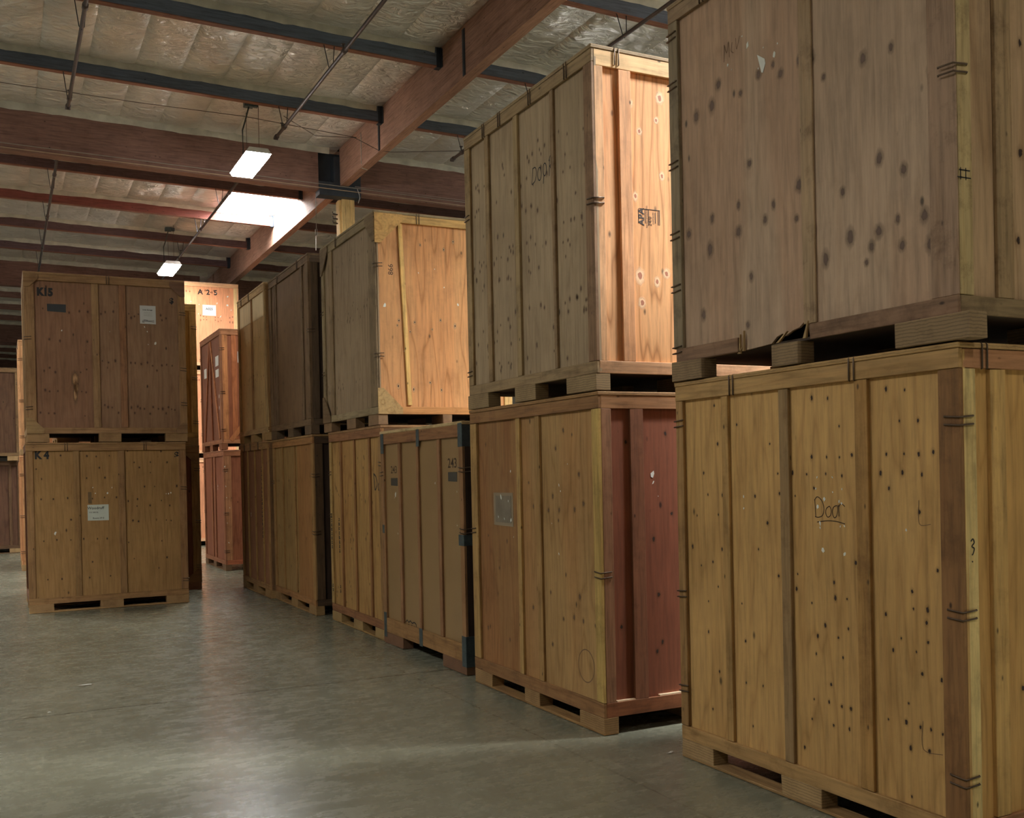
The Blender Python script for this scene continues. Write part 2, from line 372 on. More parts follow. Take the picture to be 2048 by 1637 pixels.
K_S1U= [(1.595,1.31),(1.436,1.321),(1.03,1.46),(1.114,1.439),(0.739,1.5),(0.848,1.51),(0.902,1.445),(0.419,1.56),(0.598,1.452),(0.36,1.465),(0.221,1.453),(1.192,1.324),(0.658,1.07),(1.016,0.866),(0.565,0.879),(0.833,0.816),(0.344,0.861),(0.77,0.756),(0.996,0.709),(0.561,0.741),(0.134,0.821),(0.321,0.696),(1.104,0.623),(1.757,0.546),(1.615,0.563),(1.508,0.532),(1.34,0.545),(1.465,0.476),(1.635,0.446),(1.786,0.419),(1.434,0.41),(1.184,0.475),(1.652,0.767),(1.519,0.852),(1.298,0.761),(0.252,0.352),(0.62,0.244),(1.8,1.135),(0.655,0.49)]
K_K15= [(0.217,1.689),(0.521,1.652),(0.642,1.676),(0.742,1.674),(0.899,1.654),(0.95,1.682),(1.048,1.693),(1.129,1.673),(1.187,1.726),(1.237,1.674),(1.265,1.622),(1.307,1.643),(1.355,1.674),(1.634,1.674),(1.649,1.609),(1.701,1.636),(0.284,1.304),(0.407,1.288),(0.727,1.293),(0.28,0.943),(0.216,0.903),(0.344,0.889),(0.64,0.894),(0.712,0.933),(0.902,1.048),(0.977,1.03),(1.058,1.055),(1.248,1.034),(1.302,1.032),(1.377,1.021),(1.454,1.042),(1.518,1.002),(1.635,1.011),(1.695,1.022),(1.765,1.009),(1.571,0.941),(0.223,0.66),(0.273,0.645),(0.368,0.65),(0.647,0.648),(0.699,0.64),(0.919,0.478),(0.958,0.452),(1.007,0.447),(1.242,0.449),(1.321,0.463),(1.351,0.439),(1.402,0.434),(1.512,0.458),(1.578,0.435),(1.633,0.435),(1.706,0.457),(1.745,0.431),(1.786,0.422),(1.282,0.378),(1.473,0.37),(1.674,0.376),(0.323,0.367),(0.257,0.367),(0.679,0.337),(1.083,0.379),(0.163,0.376)]
K_S2Uy= [(0.292,1.827),(0.524,1.89),(0.362,1.656),(0.494,1.743),(0.53,1.39),(0.345,0.734),(0.477,0.706),(0.358,0.565),(0.322,1.239),(0.551,0.763)]
K_S3Uy= [(0.495,1.837),(0.755,1.81),(0.861,1.899),(0.702,1.079),(0.608,0.981),(0.418,1.045),(0.365,0.947),(0.248,1.056),(0.863,1.027),(0.573,0.435),(0.391,0.363),(0.697,0.361),(0.227,0.393),(0.23,1.005)]
K_S2Ly= [(0.515,1.881),(0.211,1.831),(0.408,1.207),(0.439,0.848),(0.462,0.543),(0.421,0.485),(0.153,0.665),(0.311,0.485),(0.279,1.198),(0.553,1.364)]
K_S2L= [(1.452,1.923),(1.343,1.809),(1.29,1.486),(1.695,1.442),(1.581,1.402),(1.376,1.393),(1.226,1.387),(1.644,1.629),(0.943,1.576),(1.006,1.409),(1.102,1.398),(1.235,0.828),(1.405,0.666),(1.545,0.694),(1.664,0.683),(1.626,0.836),(0.974,0.696),(1.07,0.687),(1.246,0.473),(1.866,1.703),(1.847,1.176),(1.856,0.838),(1.856,0.684),(1.813,0.672),(0.255,1.17),(0.219,0.456),(0.44,0.934),(0.577,1.142),(0.592,0.413),(1.05,0.834),(1.565,1.89),(1.825,1.448),(1.363,1.323),(1.449,0.964)]
K_S1Ly= [(0.252,1.684),(0.236,1.443),(0.278,0.874),(0.242,0.604),(0.38,0.696),(0.248,1.175),(0.093,0.531)]
random.seed(5)
OKNOT = knotmat('orange_knot', (140, 76, 46), (214, 140, 100))
RX = -PI/2
# ---- right-hand row, nearest stack ("Door" crate below)
YEL, YEL2, PALE = (186, 146, 88), (176, 140, 90), (214, 188, 128)
s1l = crate('yellow plywood crate marked Door in thin pen, nearest one on the floor at right', (3.45, 4.77, 0), RX,
    dict(lum=YEL2, ply=(196, 156, 98), posts=(.065, .105), postc=((160, 124, 78), (138, 100, 62)), flame=.4, grime=.6, pgrime=.2, seed=11, ks=1.0,
         battens=[(.409, .462, (172, 136, 84)), (.86, .925, (150, 122, 84)), (1.36, 1.437, (170, 130, 76))], bat=YEL2, knots=K_S1L,
         clips=dict(R=(1.846, 1.055, .378), L=(1.93, .96, .42), lid=(.49, 1.34), lid_end=(.13,))),
    dict(lum=YEL2, ply=(190, 148, 88), posts=(.095, .09), postc=(PALE, YEL2), battens=[(.185, .275, (196, 158, 98)), (.72, .8), (1.1, 1.18)],
         knots=K_S1Ly, ks=2.2, flame=.35, pgrime=.1, rail=(165, 118, 82)), D=1.5)
strokes(s1l, 'front', [[(1.082, 1.495), (1.087, 1.41)], [(1.079, 1.49), (1.10, 1.507), (1.13, 1.487), (1.142, 1.45), (1.132, 1.42), (1.105, 1.409), (1.082, 1.412)],
    [(1.178, 1.464), (1.158, 1.452), (1.153, 1.43), (1.165, 1.412), (1.183, 1.42), (1.189, 1.445), (1.178, 1.464)],
    [(1.225, 1.468), (1.205, 1.46), (1.196, 1.438), (1.205, 1.412), (1.22, 1.415), (1.229, 1.44), (1.228, 1.47)],
    [(1.236, 1.47), (1.238, 1.417)], [(1.236, 1.46), (1.252, 1.477), (1.276, 1.464)],
    [(1.095, 1.386), (1.16, 1.394), (1.22, 1.393), (1.275, 1.383)]], .0042)
flecks(s1l, 'front', [(1.09, 1.545, .008), (1.10, 1.46, .012), (1.145, 1.498, .013), (1.24, 1.487, .011), (1.255, 1.478, .008), (1.115, 1.38, .013), (1.115, 1.36, .009),
    (1.245, 1.37, .007), (1.27, 1.373, .007), (1.13, 1.255, .016), (1.27, 1.245, .014), (1.20, 1.53, .006), (1.26, 1.545, .006), (1.1, 1.60, .007), (1.2, 1.60, .007), (.56, 1.5, .01), (.56, 1.44, .008), (1.63, 1.37, .008)])
strokes(s1l, 'right', [[(.05, 1.335), (.062, 1.345), (.07, 1.33), (.056, 1.315), (.07, 1.305), (.062, 1.285), (.055, 1.28)], [(.056, 1.255), (.06, 1.25)]], .006, INK, out=.001)
for a, b, c, d in ((1.70, 1.50, 1.76, 1.40), (1.70, .56, 1.80, .44)):
    strokes(s1l, 'front', [[(a, b), (a, d), (c, d)]], .003, PMARK, name='pencil_mark')

s1u = crate('greyish brown weathered crate with broken bottom rail, on top of the Door crate', (3.45, 4.77, H0), RX,
    dict(lum=(166, 140, 108), ply=(180, 155, 130), posts=(.085, .0), postc=((140, 124, 98), (166, 140, 108)), rail=(158, 134, 106), brail=(136, 106, 82),
         panels=[(TP, L0-TP, (180, 154, 128))], flame=.18, grime=.95, pgrime=.22, patches=.35, seed=21, ks=2.2, km=knotmat('grey_brown_knot', (102, 80, 66), (128, 104, 86), .4), knots=K_S1U,
         ragged=[(TP, .12), (.55, .12), (.60, .115), (.8, .125), (.84, .155), (.88, .165), (.9, .15), (.95, .17), (1.0, .18), (1.03, .2), (1.06, .185), (1.07, .13), (L0-TP, .12)],
         rail_segments=[(TP, .56), (1.09, L0)], battens=[(1.04, 1.125, (164, 138, 106), -.008), (1.79, L0-.004, (158, 130, 106), -.012)],
         clips=dict(R=(1.12,), L=(1.98, 1.7, 1.25, .85, .55, .2), lid=(.3, 1.2), lid_end=(.13,))),
    dict(lum=(178, 152, 104), ply=(172, 142, 108), posts=(.1, .09), postc=((172, 150, 106), YEL2), battens=[(.25, .345, (150, 124, 90)), (.8, .9)],
         knots=[(.431, 1.276), (.423, .81), (.398, .44)], ks=2, grime=1, rail=(138, 116, 84)),
    pal=dict(x1=2.0, y0=-.02, blocks=[(0, .275), (.84, 1.03), (1.62, L0)], c=(138, 112, 80), edge=(140, 114, 80)), skid=False)
flecks(s1u, 'front', [(.53, 1.60, .006), (.50, 1.635, .013), (.66, 1.68, .02), (.78, 1.62, .006), (.62, 1.74, .006), (.86, 1.555, .02), (.885, 1.60, .008), (.74, 1.53, .007)])
mb = MB(); T = facemap('front', L0, D0)
q = [(.735, 1.60), (.79, 1.56), (.795, 1.535), (.775, 1.495), (.765, 1.50)]
mb.add([T(a, -TP+.001, b) for a, b in q]+[T(a, -TP+.003, b) for a, b in q], [(5, 6, 7, 8, 9)]+[(i, (i+1) % 5, 5+(i+1) % 5, 5+i) for i in range(5)])
mb.build('paper_scrap', PAPER, s1u)
strokes(s1u, 'front', [[(.47, 1.66), (.475, 1.75)], [(.475, 1.75), (.495, 1.70), (.51, 1.755), (.515, 1.67)], [(.54, 1.74), (.53, 1.70), (.55, 1.68)], [(.57, 1.75), (.575, 1.69), (.60, 1.75)]], .005, PMARK)
strokes(s1u, 'right', [[(.01, .66), (.09, .66)], [(.02, .69), (.085, .69)], [(.03, .65), (.03, .70)], [(.06, .65), (.06, .70)]], .005, INK, out=.001, name='pen_mark')
mb = MB()   # splinters of the broken rail
for (a, b, c, d, w) in ((.57, .10, .575, .2, .01), (.60, .11, .605, .215, .012), (1.05, .12, 1.075, .2, .02), (.86, .12, .93, .17, .02), (.56, .1, .6, .14, .015)):
    mb = MB(); mb.box((0, 0, 0), (1, 1, 1), 0, 0, lambda x, y, z: T(a+(c-a)*z+(x-.5)*w*(1-z*.8), -TP*.7+y*.012, b+(d-b)*z))
    mb.build('splinter', wood((170, 140, 96), 'z', flame=.2, grime=.4), s1u)

# ---- second stack
s2l = crate('tan crate with clear plastic pouch and red-brown end panel, below the DOOR crate', (3.3, 7.3, 0), RX,
    dict(lum=(150, 112, 68), panels=[(TP, .82, (152, 112, 70)), (.82, 1.11, (166, 130, 84)), (1.11, L0-TP, (168, 133, 86))], posts=(.115, .085), postc=((166, 132, 82), (186, 156, 92)),
         battens=[(.79, .845, (186, 152, 96)), (1.08, 1.145, (156, 122, 76))], knots=K_S2L, ks=1.5, km=KSOFT, flame=.4, patches=.4, seed=31, rb=.09, rail=(142, 104, 66), grime=.6,
         clips=dict(R=(1.02,), L=(1.22,), lid=(), lid_end=())),
    dict(lum=(140, 96, 68), ply=(134, 80, 56), posts=(.095, .09), postc=((152, 110, 80), (150, 98, 66)), battens=[(.235, .335, (136, 90, 64)), (.9, 1.0)],
         rail=(168, 124, 84), brail=(140, 88, 56), knots=K_S2Ly, ks=1.5, km=KNOT, flame=.12, seed=33, pgrime=.15, rb=.09),
    pal=dict(c=(150, 115, 70), edge=(158, 122, 76), blocks=[(0, .31), (.85, 1.08), (1.63, L0)]))
patch(s2l, 'front', .362, .69, 1.255, 1.503, flat('clear_plastic_pouch', (150, 132, 108), .18, noise_amt=.05, spec=.8), 'document_pouch', jit=.004)
patch(s2l, 'front', .40, .66, 1.28, 1.48, flat('pouch_film', (128, 116, 98), .12, noise_amt=.2, spec=1), 'pouch_film', out=-TP+.003)
flecks(s2l, 'front', [(.50, 1.47, .022), (.62, 1.44, .014), (.45, 1.32, .014), (.55, 1.31, .013), (.66, 1.30, .018)], out=-TP+.005)
flecks(s2l, 'front', [(.66, 1.66, .014), (.69, 1.18, .01), (1.38, 1.56, .014), (1.40, 1.52, .008), (1.36, 1.10, .012), (1.5, 1.7, .006), (1.27, 1.3, .006)])
flecks(s2l, 'right', [(.41, 1.62, .03), (.415, 1.57, .018), (.03, 1.63, .008), (.06, 1.42, .01), (.30, 1.6, .006), (.45, 1.48, .005), (.30, 1.45, .006)])
R_ = [(1.69+.098*math.cos(t*PI/12), .398+.105*math.sin(t*PI/12)) for t in range(25)]
strokes(s2l, 'front', [R_], .007, PMARK, name='scribed_ring')
T = facemap('right', L0, D0); mb = MB(); mb.box((.1, -TP, .2015), (.33, -.002, .209), 0, 0, T); mb.box((.42, -TP, .2015), (1.2, -.002, .211), 0, 0, T)
mb.build('pale_ledge_strip', wood((235, 205, 170), 'y', flame=0, grime=.1), s2l)

s2u = crate('tall crate marked DOOR in capitals with bright orange plywood end panel', (3.3, 7.3, H0), RX,
    dict(lum=(152, 128, 94), ply=(164, 142, 112), posts=(.09, .10), postc=((158, 132, 94), (140, 110, 82)), battens=[(.365, .431, (156, 130, 94)), (.845, .913, (160, 136, 98)), (1.39, 1.43, (150, 124, 92))],
         knots=knotrows(1.93, 2, [(1.72, 22, .06), (1.5, 18, .08), (1.1, 26, .05), (.95, 20, .06), (.55, 30, .12), (.3, 16, .1), (1.3, 10, .1)], 7), ks=1.25, km=KSOFT, flame=.2, seed=41, pgrime=.2, grime=.8,
         clips=dict(R=(1.20,), L=(1.52, .3), lid=(.35, .62, 1.1, 1.6), lid_end=(.17,))),
    dict(lum=(214, 172, 122), ply=(222, 164, 104), posts=(.082, .09), postc=((216, 168, 122), (210, 164, 116)), battens=[(.20, .29, (214, 160, 114)), (.75, .83)],
         panels=[(TP, .2, (224, 172, 122)), (.2, D0-TP, (226, 172, 118))], knots=K_S2Uy, ks=2.4, km=knotmat('pink_knot', (170, 108, 78), (252, 216, 170), .8), flame=.8, patches=.35, seed=43, pgrime=.05, grime=.35, rail=(228, 190, 138), rt=.10, brail=(196, 152, 112)),
    pal=dict(c=(140, 114, 78), edge=(150, 124, 86), blocks=[(0, .37), (.81, 1.13), (1.56, L0)], y0=-.01), skid=False)
def oval(cx, cz, rx, rz, n=16): return [(cx+rx*math.cos(PI/2+2*PI*k/n), cz+rz*math.sin(PI/2+2*PI*k/n)) for k in range(n+1)]
strokes(s2u, 'front', [[(1.105, 1.605), (1.085, 1.50)], [(1.10, 1.60), (1.14, 1.60), (1.155, 1.56), (1.135, 1.51), (1.085, 1.495)], oval(1.20, 1.54, .026, .044), oval(1.275, 1.55, .024, .042), [(1.262, 1.51), (1.25, 1.46)],
    [(1.335, 1.49), (1.345, 1.60)], [(1.335, 1.59), (1.36, 1.62), (1.378, 1.58), (1.345, 1.55)], [(1.35, 1.55), (1.383, 1.50)]], .008, INK)
o_ = -TP+.0012
text(s2u, 'right', 'APA', .367, 1.114, .060, rot=PI/2, mat=INK, bold=.001, name='grade_stamp')
text(s2u, 'right', 'RATED SHEATHING', .408, 1.118, .016, rot=PI/2, mat=INK, name='grade_stamp')
text(s2u, 'right', '24/0', .432, 1.09, .035, rot=PI/2, mat=PENCIL, name='grade_stamp'); text(s2u, 'right', 'EXPOSURE 1', .457, 1.118, .016, rot=PI/2, name='grade_stamp')
strokes(s2u, 'right', [[(.344, 1.07), (.344, 1.165)], [(.35, 1.165), (.508, 1.165)], [(.395, 1.075), (.395, 1.16)], [(.42, 1.07), (.42, 1.165)], [(.472, 1.08), (.472, 1.15)],
    [(.495, 1.07), (.495, 1.16)], [(.505, 1.07), (.505, 1.165)]], .004, INK, name='grade_stamp')

# ---- third stack: smooth 243 crate in front, "Doc" crate with its upper crate behind
BR = (152, 112, 72)
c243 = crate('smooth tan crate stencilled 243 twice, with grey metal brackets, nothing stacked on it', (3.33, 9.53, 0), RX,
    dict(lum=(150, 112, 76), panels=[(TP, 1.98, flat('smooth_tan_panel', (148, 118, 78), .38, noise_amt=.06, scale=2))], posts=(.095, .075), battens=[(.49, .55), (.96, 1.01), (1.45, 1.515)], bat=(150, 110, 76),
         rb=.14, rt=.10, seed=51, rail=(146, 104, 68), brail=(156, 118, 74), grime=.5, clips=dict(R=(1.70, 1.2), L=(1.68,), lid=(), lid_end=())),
    dict(lum=(60, 44, 34), ply=(54, 40, 32), posts=(.09, .09), battens=[(.5, .58)], grime=.8), L=2.0, H=2.08,  # end boards coloured near black to carry the shadow on this side
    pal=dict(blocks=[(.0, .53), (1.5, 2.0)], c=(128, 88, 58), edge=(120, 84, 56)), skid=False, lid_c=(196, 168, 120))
for u, z, s in ((.325, 1.695, .1), (1.745, 1.735, .115)):
    text(c243, 'front', '243', u, z, s, mat=flat('brown_stencil_paint', (64, 44, 26), .7), L=2.0, sx=1.15, bold=.0008)
patch(c243, 'front', .235, .42, 1.545, 1.62, flat('dark_grey_tape', (62, 58, 50), .5), 'tape_patch', L=2.0, jit=.004)
patch(c243, 'front', 1.65, 1.84, 1.585, 1.665, flat('dark_grey_tape', (62, 58, 50), .5), 'tape_patch', L=2.0, jit=.004)
flecks(c243, 'front', [(.36, 1.46, .035), (.33, 1.43, .012), (1.73, 1.63, .02), (1.36, 1.57, .012), (.40, 1.09, .014), (1.83, 1.5, .012), (1.82, 1.22, .012)], L=2.0)
Tf = facemap('front', 2.0, D0)
for (u0, u1, z0, z1) in ((.02, .1, 1.86, 2.06), (.98, 1.05, 1.90, 2.075), (1.92, 2.0, 1.87, 2.07), (.02, .09, .06, .30), (.96, 1.04, .10, .26), (1.92, 2.0, .07, .32), (1.90, 2.0, 1.06, 1.15), (0.03, .08, 1.08, 1.16)):
    mb = MB(); mb.box((u0, .0005, z0), (u1, .004, z1), 0, .001, Tf)
    if u1 >= 2.0: mb.box((2.0, -.003, z0), (2.004, .11, z1), 0)
    for k in range(3): disc(mb, Tf, (u0+u1)/2+random.uniform(-.02, .02), z0+(z1-z0)*(k+.5)/3, .006, .006, .006, 1, 6)
    mb.build('metal_bracket', [ZINC, WIRE], c243, .001)
strokes(c243, 'front', [[(.56, .262), (.60, .285), (.64, .27), (.68, .287), (.73, .272), (.78, .285), (.83, .27), (.83, .25)], [(.60, .225), (.64, .25), (.68, .228), (.72, .25), (.76, .23), (.80, .25)]], .012, INK, L=2.0)

s3a = crate('tan battened crate with a black scrawl reading Doc, between 243 crate and far stacks', (3.34, 11.33, 0), RX,
    dict(lum=(150, 112, 72), ply=(176, 138, 84), posts=(.085, .08), postc=((178, 146, 92), (150, 116, 74)), battens=[(.40, .45, (150, 108, 68)), (.89, .93, (150, 108, 68)), (1.385, 1.43, (146, 104, 66))], bat=(140, 90, 54), ks=1.3, km=KSOFT,
         knots=knotrows(1.8, 2, [(1.8, 8, .1), (1.45, 14, .08), (.95, 14, .1), (.4, 12, .15)], 12), flame=.55, patches=.3, seed=61, grime=.5, rb=.085, rt=.085, rail=(146, 102, 68),
         clips=dict(R=(1.78,), L=(1.7, 1.22), lid=(), lid_end=())),
    dict(lum=(120, 90, 60), ply=(120, 88, 58)), L=1.79, pal=dict(blocks=[(0, .35), (.80, 1.10), (1.5, 1.79)], c=(150, 118, 70), edge=(165, 134, 84)))
strokes(s3a, 'front', [[(1.50, 1.67), (1.53, 1.50)], [(1.50, 1.665), (1.57, 1.63), (1.60, 1.56), (1.56, 1.51), (1.53, 1.50)], [(1.66, 1.575), (1.63, 1.54), (1.64, 1.50), (1.68, 1.515), (1.68, 1.56), (1.66, 1.575)], [(1.69, 1.56), (1.76, 1.575)], [(1.76, 1.56), (1.71, 1.54), (1.72, 1.50), (1.77, 1.475)]], .016, INK, L=1.79)
for u, z, h in ((.345, .97, .42), (.345, .38, .10), (.055, 1.0, .42), (.055, .37, .10)):
    n = int(h/.05); mb = MB(); Tf = facemap('front', 1.79, D0)
    for k in range(n):
        zz = z+h/2-k*.05
        mb.box((u-.018, .0008, zz-.036), (u+.016, .002, zz-.026), 0, .002, Tf); mb.box((u-.018+random.choice((0, .022)), .0008, zz-.036), (u-.006+random.choice((0, .012)), .002, zz-.004), 0, .002, Tf)
        mb.box((u-.015, .0008, zz-.012), (u+.016, .002, zz-.004), 0, .002, Tf)
    mb.build('stencil', INK, s3a)
s3u = crate('crate with corner gussets and orange end panel stamped 866, over the 243 and Doc crates', (3.35, 11.53, H0), RX,
    dict(lum=(150, 132, 100), ply=(152, 130, 102), posts=(.10, .0), battens=[(.29, .42, (140, 118, 88)), (1.69, 1.90, (134, 114, 86))], bat=(120, 92, 62), ks=1.2, km=KSOFT,
         knots=knotrows(1.9, 2, [(1.8, 14, .05), (1.3, 12, .06), (1.2, 8, .05), (.5, 14, .07)], 14), seed=71, flame=.3, grime=.8, gussets=[('L', 'T', .30, (120, 100, 74)), ('L', 'B', .30, (120, 98, 72)), ('R', 'T', .28, (128, 106, 76))],
         clips=dict(R=(1.62, .72), L=(1.4, .7), lid=(.6,), lid_end=(.45,))),
    dict(lum=(212, 176, 116), ply=(206, 152, 100), posts=(.0, .09), battens=[], bat=(214, 172, 106), knots=[(a, b) for a, b in K_S3Uy], ks=1.3, km=knotmat('split_knot', (70, 44, 28), (238, 190, 136), .6), flame=.6, patches=.3, seed=73,
         gussets=[('L', 'B', .26, (170, 140, 92)), ('L', 'T', .30, (204, 162, 100))], braces=[((.272, 2.03), (.342, .20), .042, (222, 182, 112))], rail=(210, 170, 106), brail=(196, 142, 88)),
    L=1.91, pal=dict(blocks=[(0, .3), (.88, 1.18), (1.6, 1.91)], c=(150, 110, 72), edge=(140, 108, 74)), skid=False)
text(s3u, 'right', '866', .172, 1.565, .075, rot=PI/2, mat=flat('brown_stencil_paint', (64, 44, 26), .7), L=1.91, name='stencil')
flecks(s3u, 'right', [(.10, 1.2, .028), (.47, 1.55, .01), (.9, 1.25, .016), (.65, 1.6, .008), (.75, 1.42, .008), (.3, .75, .01)], L=1.91)

# ---- fourth and fifth stacks of the row
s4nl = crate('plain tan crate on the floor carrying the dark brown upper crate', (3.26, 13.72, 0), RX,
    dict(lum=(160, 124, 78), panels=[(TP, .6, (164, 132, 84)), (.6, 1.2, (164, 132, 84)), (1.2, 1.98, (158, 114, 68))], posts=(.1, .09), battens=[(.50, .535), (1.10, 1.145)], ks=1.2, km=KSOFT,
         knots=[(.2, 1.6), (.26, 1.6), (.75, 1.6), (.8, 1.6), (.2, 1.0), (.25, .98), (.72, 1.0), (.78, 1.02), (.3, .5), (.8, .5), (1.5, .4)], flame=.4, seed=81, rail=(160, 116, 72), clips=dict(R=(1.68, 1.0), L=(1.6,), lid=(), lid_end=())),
    dict(lum=(84, 64, 46), ply=(62, 46, 36), posts=(.12, .09), postc=((96, 74, 52), (84, 64, 46))), L=2.0, pal=dict(blocks=[(0, .3), (.85, 1.15), (1.7, 2.0)], c=(160, 124, 78), edge=(166, 130, 82)))  # end toned far darker than the front, shade put into the colour
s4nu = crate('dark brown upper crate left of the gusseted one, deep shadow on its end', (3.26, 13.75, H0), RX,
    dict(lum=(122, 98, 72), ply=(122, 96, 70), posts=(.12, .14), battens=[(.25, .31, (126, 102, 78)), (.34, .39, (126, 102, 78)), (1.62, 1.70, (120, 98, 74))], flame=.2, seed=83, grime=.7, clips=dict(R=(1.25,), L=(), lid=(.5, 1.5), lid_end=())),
    dict(lum=(96, 78, 60), ply=(70, 56, 48), posts=(.12, .09)), L=1.98, pal=dict(blocks=[(0, .3), (.9, 1.15), (1.7, 1.98)], c=(110, 86, 60), edge=(110, 86, 60)), skid=False)  # shadow on the end is painted in as darker boards
s4fl = crate('narrow-battened tan crate on the floor at the far end of the near right row', (3.2, 15.5, 0), RX,
    dict(lum=(164, 126, 82), ply=(150, 106, 74), posts=(.09, .06), battens=[(.43, .47), (.90, .935), (1.36, 1.4)], bat=(170, 134, 80), flame=.2, seed=85, clips=dict(R=(), L=(), lid=(.3, .7, 1.2), lid_end=())),
    dict(lum=(120, 90, 60), ply=(110, 80, 55)), L=1.76, pal=dict(blocks=[(0, .25), (.7, 1.0), (1.45, 1.76)], c=(170, 134, 84), edge=(170, 134, 84)))
mb = MB(); Tf = facemap('front', 1.76, D0)
for k in range(18):
    zz = 1.82-k*.057; mb.box((1.36, .0008, zz-.04), (1.395, .002, zz-.026), 0, .003, Tf); mb.box((1.36+random.choice((0, .02)), .0008, zz-.04), (1.372+random.choice((0, .02)), .002, zz), 0, .002, Tf)
mb.build('stencil', INK, s4fl)
flecks(s4fl, 'front', [(.55, 1.12, .02), (.56, 1.09, .014)], L=1.76)
s4fu = crate('yellow-tan upper crate with pale rectangles at the top of its panels', (3.2, 15.5, H0), RX,
    dict(lum=(190, 158, 112), ply=(202, 170, 120), posts=(.09, .06), battens=[(.88, .95, (150, 112, 70))], flame=.25, seed=87, knots=knotrows(1.7, 2, [(1.45, 10, .04), (.9, 14, .05), (.5, 14, .05)], 3), km=KSOFT,
         clips=dict(R=(), L=(), lid=(.3, .8), lid_end=())),
    dict(lum=(150, 112, 70), ply=(140, 100, 64)), L=1.74, pal=dict(blocks=[(0, .28), (.75, 1.0), (1.46, 1.74)], c=(180, 142, 90), edge=(180, 142, 90)), skid=False)
for u0, u1, z0, z1, in ((.10, .875, 1.72, 2.03), (.955, 1.675, 1.71, 2.035)):
    patch(s4fu, 'front', u0, u1, z0, z1, wood((226, 204, 160), 'z', True, flame=.1, grime=.1), 'pale_panel_strip', L=1.74, th=.003)
redl = crate('red-brown crate on the floor at the end of the aisle', (3.48, 20.3, 0), RX,
    dict(lum=(160, 108, 78), ply=(148, 94, 70), posts=(.1, .1), battens=[(.75, .86), (1.05, 1.15)], flame=.2, seed=91, clips=dict(lid=(), lid_end=())),
    dict(lum=(172, 116, 82), ply=(154, 96, 68), posts=(.13, .09), postc=((184, 132, 94), (160, 104, 74)), battens=[(.36, .39)], flame=.5, seed=92, brail=(176, 104, 72)), L=2.0,
    pal=dict(c=(120, 90, 60), edge=(120, 90, 60)))
flecks(redl, 'right', [(.02, 1.85, .02), (.05, 1.75, .012), (.03, 1.5, .02), (.04, 1.3, .012), (.09, 1.12, .014), (.04, .85, .012), (.06, .5, .02)], L=2.0, out=.001)
flecks(redl, 'front', [(1.3, 1.5, .03), (1.3, 1.45, .02)], L=2.0)
redu = crate('red-brown crate with fanned slats, upper of the stack at aisle end', (3.46, 20.3, H0), RX,
    dict(lum=(162, 112, 80), ply=(136, 90, 68), posts=(.08, .08), battens=[], flame=.2, seed=93, braces=[((.95, 2.02), (.35, .2), .045, (170, 108, 72)), ((1.0, 2.02), (1.12, .2), .045, (150, 90, 60)), ((1.05, 2.02), (1.82, .2), .05, (196, 134, 92))],
         clips=dict(lid=(), lid_end=())),
    dict(lum=(180, 126, 88), ply=(160, 100, 70), posts=(.13, .09), postc=((196, 134, 86), (170, 100, 64)), battens=[(.20, .29, (190, 120, 78))], flame=.45, seed=94, braces=[((.16, .16), (.62, .75), .08, (196, 130, 84))]),
    L=2.0, pal=dict(c=(160, 100, 64), edge=(150, 94, 60)), skid=False)
patch(redu, 'front', .3, .55, 1.40, 1.58, PAPER, 'paper_notice', L=2.0); patch(redu, 'front', 1.45, 1.75, 1.52, 1.70, PAPER, 'paper_notice', L=2.0); patch(redu, 'front', 1.45, 1.75, 1.32, 1.46, PAPER, 'paper_notice', L=2.0)
patch(redu, 'right', .31, .46, 1.55, 1.75, PAPER, 'paper_notice', L=2.0)
flecks(redu, 'front', [(1.85, .95, .05), (1.85, .75, .04)], L=2.0, out=.001)

# ---- bright triple stack beyond
A = dict(lum=(226, 180, 142), ply=(218, 160, 126), posts=(.12, .1), flame=.2, seed=101, km=OKNOT, grime=.15, pgrime=.05, clips=dict(lid=(), lid_end=()))
def aend(**k):
    d = dict(lum=(234, 184, 140), ply=(230, 160, 118), posts=(.12, .12), postc=((236, 196, 150), (240, 206, 150)), flame=.12, seed=103, km=OKNOT, ks=1.6, grime=.15, pgrime=.05,
        knots=[(.2+.07*i+.35*j, z+random.uniform(-.02, .02)) for z in (1.32, 1.22, .7, .5) for i in range(3) for j in range(4)]+[(random.uniform(.1, 1.4), 1.93+random.uniform(-.03, .03)) for _ in range(12)]); d.update(k); return d
for i, (lb, x) in enumerate((('pinkish lit crate at the foot of the triple stack, seen through the narrow gap', 3.86), ('pinkish lit crate in the middle of the triple stack, mostly hidden', 3.82), ('pink-orange crate stencilled A25 with a white sheet, top of triple stack', 3.84))):
    a25 = crate(lb, (x, 27.45, i*2.15), RX, A, aend(), D=1.47, pal=dict(c=(230, 180, 140), edge=(220, 170, 130)), skid=False)
for s, u in (('A', .555), ('2', .74), ('5', .92)): text(a25, 'right', s, u, 1.905, .17, mat=INK, bold=.006)
patch(a25, 'right', .60, .92, 1.34, 1.60, flat('white_sheet', (240, 242, 245), .6, noise_amt=.01), 'paper_notice')
text(a25, 'right', 'A025', .76, 1.50, .08, mat=flat('grey_print', (70, 70, 72), .6), out=-TP+.004, name='printed_text', bold=.002)
flecks(a25, 'right', [(1.21, 1.83, .035), (1.20, 1.62, .04), (.95, 1.65, .03), (1.03, 1.33, .035), (1.29, 1.5, .02), (.33, 1.66, .02), (.52, 1.6, .012), (.25, 1.6, .014), (.5, 1.37, .02), (.93, 1.9, .016)])

